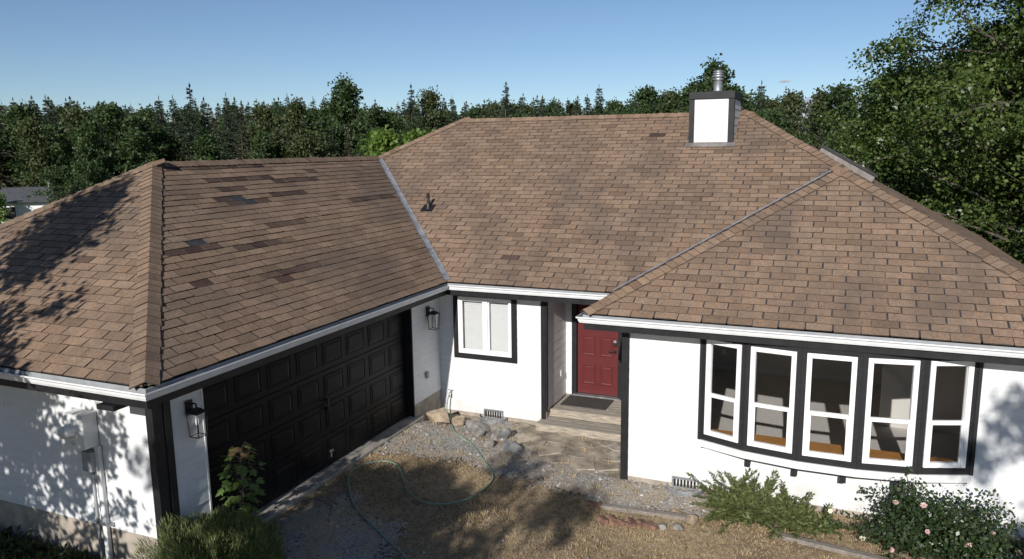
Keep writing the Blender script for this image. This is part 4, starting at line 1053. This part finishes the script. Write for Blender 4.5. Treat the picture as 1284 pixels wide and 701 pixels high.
def conifer(seed, H=18., Rc=2.9, z0=.08, step=.42, nb=7, needle=.42, sag=.35, dens=1., bare=0.):
    g = np.random.default_rng(seed); q = B(); lean = g.normal(0, .012, 2)
    q.tube([(lean[0] * z, lean[1] * z, z) for z in np.linspace(-.4, H, 7)], [.24 * (1 - i / 6.3) + .012 for i in range(7)], 6)
    C = []; D = []; L = []; z = H * z0
    while z < H - .12:
        t = (z - H * z0) / (H * (1 - z0)); R_ = Rc * ((1 - t) ** .85) * (1.0 if t > .12 else .55 + 3.7 * t) + .10
        for b in range(nb if t < .9 else 5):
            if g.random() < bare: continue
            a = g.uniform(0, 6.283); r = R_ * g.uniform(.55, 1.18); o = np.array((lean[0] * z, lean[1] * z, z + g.normal(0, .1)))
            d = np.array((math.cos(a), math.sin(a), 0.)); up = .45 * t - .12
            m = max(4, int(9 * r / 2.2 * dens) + 2); s = np.linspace(.12, 1, m)
            ctr = o + d * (s * r)[:, None] + np.array((0, 0, 1.)) * (up * s * r - sag * s * s * r * .55)[:, None]
            q.tube([o, ctr[m // 2], ctr[-1]], [.028 * (1 - t) + .008, .016, .005], 4, False)
            side = np.array((-d[1], d[0], 0))
            for sg in (-1, 1):
                C.append(ctr + g.normal(0, .05, (m, 3))); D.append(d * .75 + side * sg * g.uniform(.4, 1., (m, 1)) + np.array((0, 0, -1)) * g.uniform(.05, .55, (m, 1)))
                L.append(needle * g.uniform(.7, 1.3, m) * (1.1 - .35 * s) * (.55 + .45 * min(1, r / 1.4)))
            C.append(ctr[-2:]); D.append(np.repeat((d + np.array((0, 0, -.1)))[None], 2, 0)); L.append(np.full(2, needle * .9 * (.5 + .5 * min(1, r / 1.4))))
        z += step * g.uniform(.8, 1.2) * (1. if t < .8 else .7)
    C.append(np.array([[lean[0] * H, lean[1] * H, H - .2]])); D.append(np.array([[0, 0, 1.]])); L.append(np.array([.7]))
    C = np.concatenate(C); D = np.concatenate(D); L = np.concatenate(L)
    V, F = leaves(C, D, L, L * .40, g, .18); return q, V, F

def tree_proto(gen, bark, leafm):
    q, V, F = gen; return q.mesh('trunk', M[bark], True), mesh_np('crown', V, [F], M[leafm])
def plant_tree(name, proto, label, loc, s=1., sz=1., rz=0., group=None, cat='tree'):
    t = thing(name, label, cat, loc, rz, group); t.scale = (s, s, s * sz)
    obj('trunk', proto[0], t); obj('crown', proto[1], t); return t

CON = [tree_proto(conifer(100 + i, 18., r, z0, nb=nb, sag=sg), 'bark', lf) for i, (r, z0, nb, sg, lf) in enumerate(
    [(2.6, .06, 8, .35, 'leaf_con'), (3.0, .05, 7, .55, 'leaf_con'), (2.2, .08, 8, .25, 'leaf_con'), (2.8, .1, 7, .6, 'leaf_con2'), (2.4, .05, 9, .4, 'leaf_con')])]
DEC = [tree_proto(broadleaf(200 + i, 16., r, z0, nl, 5, 30, .33, .85), bk_, lf) for i, (r, z0, nl, bk_, lf) in enumerate(
    [(4.4, .12, 46, 'bark', 'leaf_dec'), (3.4, .1, 46, 'bark_pale', 'leaf_dec'), (3.9, .12, 44, 'bark', 'leaf_dec2'), (2.9, .08, 48, 'bark_pale', 'leaf_dec2'), (4.8, .14, 46, 'bark', 'leaf_dec')])]

def az_of(px):
    return YAW + math.atan((px - 642) / 961.37 / math.cos(PIT))
def ground_at(px, dist):
    a = az_of(px); x, y = dist * math.sin(a), dist * math.cos(a); return x, y, float(gz(np.float64(x), np.float64(y))) - .1
def top_height(px, py, dist):
    """height a tree at this bearing and distance needs for its top to be seen at row py"""
    d = FW + CR * ((px - 642) / 961.37) - CU * ((py - 350.5) / 961.37); return CAM_H + d.z / math.hypot(d.x, d.y) * dist
# the trees one can tell apart along the skyline: bearing, row of the top, distance, kind, label
skyline = [
 (14, 104, 78, 'c3', 'tall brownish conifer at the far left edge of the tree line'),
 (42, 124, 92, 'd0', 'dark round tree right of the tall brownish conifer at the left edge'),
 (66, 140, 74, 'd3', 'pale green slender tree behind the small grey-roofed house'),
 (88, 122, 96, 'c1', 'dark conifer above the small grey-roofed house'),
 (118, 128, 90, 'd2', 'olive broad tree right of the small grey-roofed house'),
 (160, 122, 80, 'd4', 'broad dark green tree left of the dip in the tree line'),
 (128, 150, 66, 'd1', 'bright leafy tree rising behind the left slope of the garage roof'),
 (190, 140, 84, 'd2', 'low olive tree at the dip in the tree line'),
 (222, 122, 98, 'c0', 'slim conifer just right of the dip in the tree line'),
 (236, 121, 92, 'c2', 'second slim conifer right of the dip in the tree line'),
 (252, 112, 84, 'c1', 'tallest drooping conifer above the garage ridge'),
 (272, 124, 96, 'c4', 'conifer right of the tall drooping one above the garage ridge'),
 (298, 118, 90, 'c0', 'pointed conifer above the middle of the garage ridge'),
 (315, 124, 99, 'c2', 'thin conifer beside the pointed one above the garage ridge'),
 (345, 124, 82, 'd2', 'olive feathery tree above the garage ridge'),
 (385, 116, 76, 'd3', 'pale-stemmed tall tree above the garage ridge'),
 (366, 130, 100, 'c4', 'dark conifer behind the feathery tree above the garage ridge'),
 (445, 95, 82, 'd1', 'tallest broad tree above the joint of the garage and main roofs'),
 (418, 122, 92, 'd0', 'rounded tree left of the tallest broad one'),
 (478, 128, 90, 'd4', 'dark rounded tree right of the tallest broad one'),
 (502, 134, 88, 'd0', 'dark round tree behind the lime-green sapling'),
 (522, 113, 96, 'c0', 'pointed conifer above the left end of the main ridge'),
 (545, 111, 99, 'd2', 'feathery olive tree near the left end of the main ridge'),
 (568, 121, 90, 'c1', 'drooping conifer by the left end of the main ridge'),
 (590, 130, 105, 'c2', 'small far conifer just right of the left end of the main ridge'),
 (633, 110, 112, 'c2', 'thin conifer standing out as a spike above the main ridge'),
 (612, 127, 116, 'c0', 'far conifer left of the thin spike above the main ridge'),
 (655, 125, 112, 'c4', 'far conifer right of the thin spike above the main ridge'),
 (680, 126, 118, 'c0', 'far conifer above the middle of the main ridge'),
 (702, 126, 110, 'c1', 'drooping far conifer above the middle of the main ridge'),
 (728, 122, 114, 'c2', 'far conifer right of the middle of the main ridge'),
 (752, 112, 116, 'c0', 'tall far conifer left of the rounded trees by the chimney'),
 (775, 120, 104, 'd0', 'rounded far tree left of the chimney group'),
 (804, 107, 92, 'd4', 'broad rounded tree left of the chimney'),
 (835, 112, 94, 'd2', 'olive tree close on the left of the chimney'),
 (862, 100, 74, 'd1', 'tree rising behind the left edge of the chimney'),
 (888, 72, 70, 'd1', 'tallest tree directly behind the chimney flue'),
 (918, 104, 76, 'd0', 'tree showing on the right of the chimney'),
 (948, 108, 82, 'c0', 'lone pointed conifer right of the chimney'),
 (985, 113, 62, 'd2', 'olive tree between the lone conifer and the big right-hand tree'),
 (1012, 110, 58, 'd3', 'slender tree left of the big right-hand tree'),
 (1045, 103, 56, 'd0', 'round tree touching the big right-hand tree'),
 (962, 132, 60, 'd4', 'low bushy tree behind the right end of the main ridge'),
 (1080, 118, 52, 'd1', 'tree half hidden by the big right-hand tree'),
]
gt = np.random.default_rng(77)
for i, (px, py, dist, kind, lb) in enumerate(skyline):
    py -= 7 if py < 115 else 2
    x, y, z = ground_at(px, dist); h = top_height(px, py, dist) - z; k = int(kind[1])
    if kind[0] == 'c': pr = CON[k]; s = h / 18.0 * .98; sw = s * gt.uniform(.95, 1.2)
    else: pr = DEC[k]; s = h / 16.4; sw = s * gt.uniform(.85, 1.1)
    plant_tree('conifer_tree' if kind[0] == 'c' else 'broadleaf_tree', pr, lb, (x, y, z), sw, s / sw, gt.uniform(0, 6.28), 'forest behind the house')
# the wood behind and below them, which closes the gaps
SECT = [(60, 'left of the small grey-roofed house'), (190, 'behind the left slope of the garage roof'), (330, 'behind the left half of the garage ridge'), (475, 'behind the right half of the garage ridge'), (600, 'behind the left hip of the main roof'),
        (730, 'behind the left half of the main ridge'), (860, 'behind the main ridge left of the chimney'), (960, 'just right of the chimney'), (1400, 'between the chimney and the big right-hand tree')]
ROW = ('nearest row', 'middle row', 'farthest row')
for i in range(170):
    px = -60 + 1240 * (i + gt.random()) / 170; far = i % 3
    dist = (72 + gt.uniform(0, 16), 100 + gt.uniform(0, 18), 125 + gt.uniform(0, 22))[far]
    if px > 930: dist *= .72
    py = (158, 139, 129)[far] + gt.normal(0, 5); x, y, z = ground_at(px, dist); h = max(7, top_height(px, py, dist) - z); con = gt.random() < (.35, .6, .8)[far]
    pr = CON[gt.integers(0, 5)] if con else DEC[gt.integers(0, 5)]; s = h / (18. if con else 16.4); sw = s * gt.uniform(.9, 1.25)
    where = [w_ for lim, w_ in SECT if px < lim][0]; what = 'dark conifer' if con else 'leafy tree'
    plant_tree('conifer_tree' if con else 'broadleaf_tree', pr, f'{what}, {ROW[far]} of wood, {where}', (x, y, z), sw, s / sw, gt.uniform(0, 6.28), f'{what}s of the {ROW[far]}, {where}')

for i in range(130):
    px = -40 + 1015 * (i + gt.random()) / 130; dist = gt.uniform(128, 165); py = 127 + gt.normal(0, 3.) - 4 * math.sin(px * .021) + (5 if px < 500 else 0); x, y, z = ground_at(px, dist); h = top_height(px, py, dist) - z; con = gt.random() < .7
    pr = CON[gt.integers(0, 5)] if con else DEC[gt.integers(0, 5)]; s = h / (18. if con else 16.4); sw = s * gt.uniform(1.1, 1.4)
    where = [w_ for lim, w_ in SECT if px < lim][0]; what = 'dark conifer' if con else 'leafy tree'
    plant_tree('conifer_tree' if con else 'broadleaf_tree', pr, f'{what}, horizon row of wood, {where}', (x, y, z), sw, s / sw, gt.uniform(0, 6.28), f'{what}s of the horizon row, {where}')

# big near tree at the right, behind the house corner
big = tree_proto(broadleaf(301, 20., 6.6, .05, 150, 11, 150, .125, .80, .8, .20), 'bark', 'leaf_big')
plant_tree('big_tree', big, 'large leafy tree towering at the right behind the roof', (6.3, 28.0, 0), 1.0, 1., 4.3)
big2 = tree_proto(broadleaf(305, 11., 4.2, .05, 64, 9, 95, .14, .9, .8, .2), 'bark', 'leaf_big')
plant_tree('understorey_tree', big2, 'lower leafy tree under the large right-hand tree beside the roof edge', (7.0, 22.6, 0), .85, .85, 2.)
plant_tree('understorey_tree', big2, 'lower leafy tree left of the large right-hand tree behind the skylight', (2.2, 33.5, 0), .92, .80, 4.4)
plant_tree('understorey_tree', big2, 'lower leafy tree filling the gap beneath the large right-hand tree', (5.2, 31.0, 0), 1.0, .85, 5.6)
lime = tree_proto(broadleaf(310, 6.2, 1.7, .25, 26, 5, 26, .20, .42, 1.1, .07), 'bark', 'leaf_lime')
for (px, dist, py, lb) in ((486, 33, 150, 'bright lime-green young tree peeking over the roof joint'), (538, 34, 152, 'bright lime-green young tree right of the other along the sloping hip')):
    x, y, z = ground_at(px, dist); h = top_height(px, py, dist) - z; plant_tree('young_tree', lime, lb, (x, y, z), h / 6.5, 1., px)
x, y, z = ground_at(92, 55); plant_tree('broadleaf_tree', DEC[4], 'dark bushy tree hiding the right end of the grey-roofed house', (x, y, z), (top_height(92, 196, 55) - z) / 15.5, .9, 2.2)
x, y, z = ground_at(4, 57); plant_tree('young_tree', lime, 'small light tree at the left edge beside the grey-roofed house', (x, y, z), (top_height(4, 236, 57) - z) / 6.5, 1., 1.)

# trees behind the camera: they throw the dappled shade on garage, lawn and right wall
sh1 = tree_proto(broadleaf(401, 8.6, 1.75, .30, 42, 5, 34, .15, .42, .9, .13), 'bark', 'leaf_big')
plant_tree('yard_tree', sh1, 'slim leafy yard tree in front of the garage whose shade climbs its roof', (-10.35, 1.3, .1), 1., 1., 1.1)
sh2 = tree_proto(broadleaf(402, 5.0, 2.2, .10, 44, 6, 46, .13, .38, .5, .10), 'bark', 'leaf_big')
plant_tree('yard_tree', sh2, 'low leafy yard tree whose shade falls on the meter wall', (-9.3, 1.0, .1), 1., 1., .6)
sh3 = tree_proto(broadleaf(407, 6.5, 2.6, .50, 16, 5, 135, .14, .48, .45, .12), 'bark', 'leaf_big')
plant_tree('yard_tree', sh3, 'leafy yard tree whose shade falls on the lawn and driveway', (-4.55, -3.5, 0), 1., 1., 3.1)
plant_tree('yard_tree', sh3, 'leafy yard tree whose shade falls on the right end of the front wall', (4.3, -2.0, 0), 1.0, 1.16, 5.0)

# ------------------------------------------------------------------ shrubs and flowers
def fine_shrub():
    g = np.random.default_rng(21); cx, cy = -6.62, 6.35; n = 60000
    d = unit(g, n); d[:, 2] = np.abs(d[:, 2]); r = g.random(n) ** .33
    C = d * r[:, None] * np.array((.92, .85, .90)); C *= (1 + .10 * np.sin(d[:, 0] * 9 + 2) * np.sin(d[:, 1] * 8) * np.sin(d[:, 2] * 7 + 1))[:, None]; C += np.stack([.12 * np.sin(C[:, 1] * 9), .1 * np.sin(C[:, 0] * 8), .06 * np.sin(C[:, 0] * 11 + C[:, 1] * 7)], -1)
    D = d * .9 + np.array((0, 0, .7)) + g.normal(0, .45, (n, 3)); L = g.uniform(.035, .12, n); V, F = leaves(C, D, L, L * .07 + .003, g, .05)
    W = V + np.array((cx, cy, .1)); keep = ((W[:, 0] > GX + .03) | (W[:, 1] < GY - .04)).reshape(-1, 4).all(1)
    F = F[keep]; t = thing('bushy_shrub', 'large fine-leaved grey-green shrub at the garage corner', 'shrub', (cx, cy, .1))
    obj('foliage', mesh_np('foliage', V, [F], M['leaf_shrub']), t)
    q = B()
    for k in range(40):
        e = unit(g, 1)[0]; e[2] = abs(e[2]) + .5; e /= np.linalg.norm(e); p = e * np.array((.62, .6, .72))
        if not (p[0] + cx > GX + .05 or p[1] + cy < GY - .05): continue
        q.tube([(0, 0, -.1), tuple(p * .5), tuple(p)], [.012, .008, .004], 4, False)
    obj('stems', q.mesh('stems', M['bark']), t)
fine_shrub()

def leaf_lobed(q, o, d, nrm, s):
    """a five-lobed leaf as one folded polygon fan"""
    d = Vector(d).normalized(); nrm = Vector(nrm); sd_ = d.cross(nrm).normalized(); nr = sd_.cross(d)
    out = [(0, 0), (.42, .05), (.36, .25), (.62, .48), (.30, .48), (.22, .72), (0, 1.0), (-.22, .72), (-.30, .48), (-.62, .48), (-.36, .25), (-.42, .05)]
    o = Vector(o); vs_ = [o + d * .45 * s] + [o + sd_ * a * s + d * b * s - nr * (abs(a) * .25 + .15 * b * b) * s for a, b in out]
    q.add(vs_, [(0, i + 1, (i + 1) % 12 + 1) for i in range(12)])
def sapling():
    g = np.random.default_rng(31); cx, cy = -6.98, 7.28; t = thing('maple_sapling', 'young sapling with lobed leaves in front of the black garage door', 'sapling', (cx, cy, .18))
    q = B(); top = 1.32; q.tube([(0, 0, -.1), (.03, .0, .5), (.0, .03, 1.0), (.02, .02, top)], [.014, .011, .008, .004], 6)
    a = B(); b = B(); 
    for k in range(90):
        z = .40 + (top - .38) * (k / 90); an = k * 2.4 + g.normal(0, .3); r = (.10 + .16 * math.sin(math.pi * (k + 12) / 106)) * g.uniform(.35, 1.0)
        p = Vector((math.cos(an) * r + .01, math.sin(an) * r + .01, z + g.normal(0, .04) + .05)); q.tube([(.015, .015, z), p], [.004, .002], 4, False)
        d = Vector((math.cos(an), math.sin(an), -.45 + g.normal(0, .25))); n = Vector((g.normal(0, .3), g.normal(0, .3), 1))
        leaf_lobed(b if k > 82 else a, p, d, n, g.uniform(.08, .15))
    obj('stem', q.mesh('stem', M['bark']), t); obj('foliage', a.mesh('foliage', M['leaf_maple']), t); obj('top_leaves', b.mesh('top_leaves', M['leaf_rust']), t, label='rusty brown young leaves at the tip')
sapling()

def fern_shrub(cx, cy, label, n=95, seed=51, Lr=(.5, 1.0), spread=.75):
    g = np.random.default_rng(seed); t = thing('fern_shrub', label, 'shrub', (cx, cy, 0)); q = B(); C = []; D = []; L = []
    for k in range(n):
        a = g.uniform(0, 6.283); e = g.uniform(.45, 1.35); Ln = g.uniform(*Lr); d = np.array((math.cos(a) * math.cos(e), math.sin(a) * math.cos(e), math.sin(e)))
        p = np.array((g.normal(0, .16) * spread / .75, g.normal(0, .10), 0.)); pts = [p]; m = 16
        for i in range(m):
            d = d + np.array((0, 0, -.045)) + g.normal(0, .025, 3); d /= np.linalg.norm(d); pts.append(pts[-1] + d * Ln / m)
        q.tube(pts[::4] + [pts[-1]], [.006, .005, .004, .003, .002, .002][:len(pts[::4]) + 1], 4, False)
        for i in range(2, m + 1):
            dd = pts[i] - pts[i - 1]; dd /= np.linalg.norm(dd); s = np.cross(dd, np.array((0, 0, 1.))); s /= np.linalg.norm(s) + 1e-6
            for sg in (-1, 1):
                for rep in range(2):
                    C.append(pts[i] - dd * .02 * rep); D.append(dd * .8 + s * sg * .9 + g.normal(0, .3, 3)); L.append(g.uniform(.07, .14) * (1.15 - .6 * i / m))
        C.append(pts[-1]); D.append(dd); L.append(.07)
    C = np.array(C); D = np.array(D); L = np.array(L); V, F = leaves(C, D, L, L * .36, g, .1)
    F = F[((V[:, 1] + cy) < FY - .05).reshape(-1, 4).all(1)]
    obj('fronds', mesh_np('fronds', V, [F], M['leaf_fern']), t); obj('stems', q.mesh('stems', M['bark']), t)
fern_shrub(-.95, 10.85, 'tall green feathery shrub left under the bow window', 110, 51, (.42, .74))
fern_shrub(-.35, 10.78, 'smaller low feathery shrub with arching sprays under the bow window centre', 70, 52, (.32, .58), 1.0)

def rose():
    g = np.random.default_rng(61); cx, cy = 1.45, 10.74; t = thing('rose_bush', 'rose bush with pink and white blooms under the right end of the bow window', 'rose bush', (cx, cy, 0))
    q = B(); C = []; D = []; tips = []
    for k in range(84):
        a = g.uniform(0, 6.283); e = g.uniform(.35, 1.35); d = np.array((math.cos(a) * math.cos(e) * 1.25, math.sin(a) * math.cos(e) * .8, math.sin(e))); Ln = g.uniform(.55, 1.08); p = np.array((g.normal(0, .15), g.normal(0, .08), 0.)); pts = [p]
        for i in range(6):
            d = d + g.normal(0, .14, 3) + np.array((0, 0, -.09)); d /= np.linalg.norm(d); pts.append(pts[-1] + d * Ln / 6)
        q.tube(pts, [.009 - .001 * i for i in range(7)], 5, False); tips.append(pts[-1])
        for i in range(1, 7):
            for j in range(9): C.append(pts[i] + g.normal(0, .085, 3)); D.append(unit(g, 1)[0] + np.array((0, 0, .1)))
    C = np.array(C); D = np.array(D); k = (C[:, 2] > .03); C, D = C[k], D[k]
    m = 4; C = np.repeat(C, m, 0) + g.normal(0, .03, (len(C) * m, 3)); D = np.repeat(D, m, 0) + g.normal(0, .5, (len(D) * m, 3)); L = g.uniform(.035, .075, len(C))
    V, F = leaves(C, D, L, L * .62, g, .12); F = F[((V[:, 1] + cy) < FY - .05).reshape(-1, 4).all(1)]
    obj('foliage', mesh_np('foliage', V, [F], M['leaf_rose']), t); obj('stems', q.mesh('stems', M['bark']), t)
    fl = []
    for ms in (M['petal'], M['petal_pale']):
        b = B()
        for ly, (nn, s, el) in enumerate(((6, .052, .25), (5, .042, .75), (4, .028, 1.2))):
            for i in range(nn):
                an = 6.283 * i / nn + ly * .5; d = Vector((math.cos(an) * math.cos(el), math.sin(an) * math.cos(el), math.sin(el))); sd_ = Vector((-math.sin(an), math.cos(an), 0)); o = Vector((0, 0, .004 * ly))
                b.add([o, o + d * s * .55 + sd_ * s * .42, o + d * s + sd_ * s * .22, o + d * s * 1.03 - sd_ * s * .22, o + d * s * .55 - sd_ * s * .42], [(0, 1, 2, 3, 4)])
        fl.append(b.mesh('bloom', ms))
    for k in range(28):
        p = tips[k % len(tips)] + g.normal(0, .10, 3)
        if p[2] < .12 or p[1] + cy > FY - .1: continue
        if k < 34: p[1] = p[1] - abs(g.normal(0, .1)) 
        o = obj('bloom', fl[k % 2], t, loc=tuple(p)); o.rotation_euler = (R(g.uniform(15, 75)), R(g.uniform(-25, 25)), R(g.uniform(-30, 30))); s = g.uniform(.55, 1.0); o.scale = (s, s, s)
rose()

def weeds():
    g = np.random.default_rng(71); n = 6000
    x = g.uniform(-11.5, -7.4, n); y = GY - .08 - np.abs(g.normal(0, .55, n)); h = .03 + .20 * g.random(n) * (.4 + .6 * np.sin(x * 3.1) ** 2)
    C = np.stack([x, y, gz(x, y) + h * g.random(n)], -1); D = g.normal(0, .6, (n, 3)) + np.array((0, 0, .5)); L = g.uniform(.04, .13, n); V, F = leaves(C, D, L, L * .4, g, .15)
    obj('weeds', mesh_np('weeds', V, [F], M['leaf_weed']), None, 'stuff', 'low weeds and brambles at the foot of the garage end wall', 'weeds')
    n = 7000; x = g.uniform(1.7, 3.6, n); y = g.uniform(9.6, 11.25, n); k = (x > 2.0 + .3 * g.normal(0, 1, n)); x, y = x[k], y[k]; n = len(x)
    C = np.stack([x, y, 0 * x], -1); D = g.normal(0, .35, (n, 3)) + np.array((0, 0, 1.)); L = g.uniform(.08, .26, n); V, F = leaves(C, D, L, L * .06 + .003, g, .05)
    obj('green_grass', mesh_np('green_grass', V, [F], M['leaf_weed']), None, 'stuff', 'green grass tuft at the right end of the front wall', 'grass')
weeds()

# ------------------------------------------------------------------ far things
def neighbour():
    x, y, z = ground_at(64, 60); t = thing('neighbour_house', 'small white house with grey roof among the trees at far left', 'house', (x, y, z), R(38))
    w, d, hw, hr = 1.75, 2.2, top_height(40, 249, 60) - z, top_height(60, 234, 60) - z
    q = B(); q.box(-w, -d, -.5, w, d, hw); wl_ = obj('wall', q.mesh('wall', M['white']), t)
    q = B(); e = .45
    q.add([(-w - e, -d - e, hw - .1), (w + e, -d - e, hw - .1), (w + e, 0, hr), (-w - e, 0, hr), (-w - e, d + e, hw - .1), (w + e, d + e, hw - .1)], [(0, 1, 2, 3), (3, 2, 5, 4), (0, 3, 4), (1, 5, 2), (0, 4, 5, 1)])
    rf = obj('roof', q.mesh('roof', M['roof_grey']), t)
    q = B(); q.tube([(.8, -.9, hw + .4), (.8, -.9, hw + 1.35)], .05, 8); obj('vent_pipe', q.mesh('vent_pipe', M['galv']), rf)
    for cx in (-1.2, 1.1):
        q = B(); q.box(cx - .4, -d - .04, hw - 1.2, cx + .4, -d - .002, hw - .35); wd = obj('window', q.mesh('window', M['vinyl']), t)
        q = B(); q.box(cx - .34, -d - .06, hw - 1.14, cx + .34, -d - .042, hw - .41); obj('pane', q.mesh('pane', M['dark_metal']), wd)
    for cy in (-1., 1.):
        q = B(); q.box(w + .002, cy - .5, hw - 1.5, w + .04, cy + .5, hw - .45); wd = obj('window', q.mesh('window', M['vinyl']), t)
        q = B(); q.box(w + .042, cy - .42, hw - 1.42, w + .06, cy + .42, hw - .53); obj('pane', q.mesh('pane', M['dark_metal']), wd)
neighbour()
def mountain():
    g = np.random.default_rng(91); n = 60; d = 14000; V = []; 
    for j in range(8):
        for i in range(n):
            a = az_of(830 + 330 * i / (n - 1)); f = j / 7; r = d + 2500 * f
            h = (top_height(970, 126, d) + 130 * math.sin(i * .45) + g.normal(0, 30)) * math.sin(math.pi * (.08 + .5 * f)) * (1. if 8 < i < 52 else .6)
            V.append((r * math.sin(a), r * math.cos(a), h))
    F = [(j * n + i, j * n + i + 1, (j + 1) * n + i + 1, (j + 1) * n + i) for j in range(7) for i in range(n - 1)]
    obj('distant_mountains', mesh_np('distant_mountains', V, [np.array(F)], M['haze_blue'], smooth=True), None, 'structure')
mountain()
def cloud():
    import bmesh
    a = az_of(972); d = 6000; x, y, z = d * math.sin(a), d * math.cos(a), top_height(972, 103, d); g = np.random.default_rng(3)
    b = bmesh.new(); bmesh.ops.create_icosphere(b, subdivisions=4, radius=1)
    for v in b.verts:
        n = v.co.normalized(); k = 1 + .22 * math.sin(n.x * 7 + 1) * math.sin(n.y * 6) + .14 * math.sin(n.x * 13) * math.sin(n.z * 9 + 2)
        v.co = Vector((n.x * 46 * k, n.y * 26 * k, (n.z * 13 if n.z > 0 else n.z * 5) * k))
    me = bpy.data.meshes.new('cloud'); b.to_mesh(me); b.free(); me.materials.append(M['cloud'])
    obj('cloud', me, None, 'stuff', 'tiny white cloud right of the chimney', 'cloud', None, (x, y, z))
cloud()
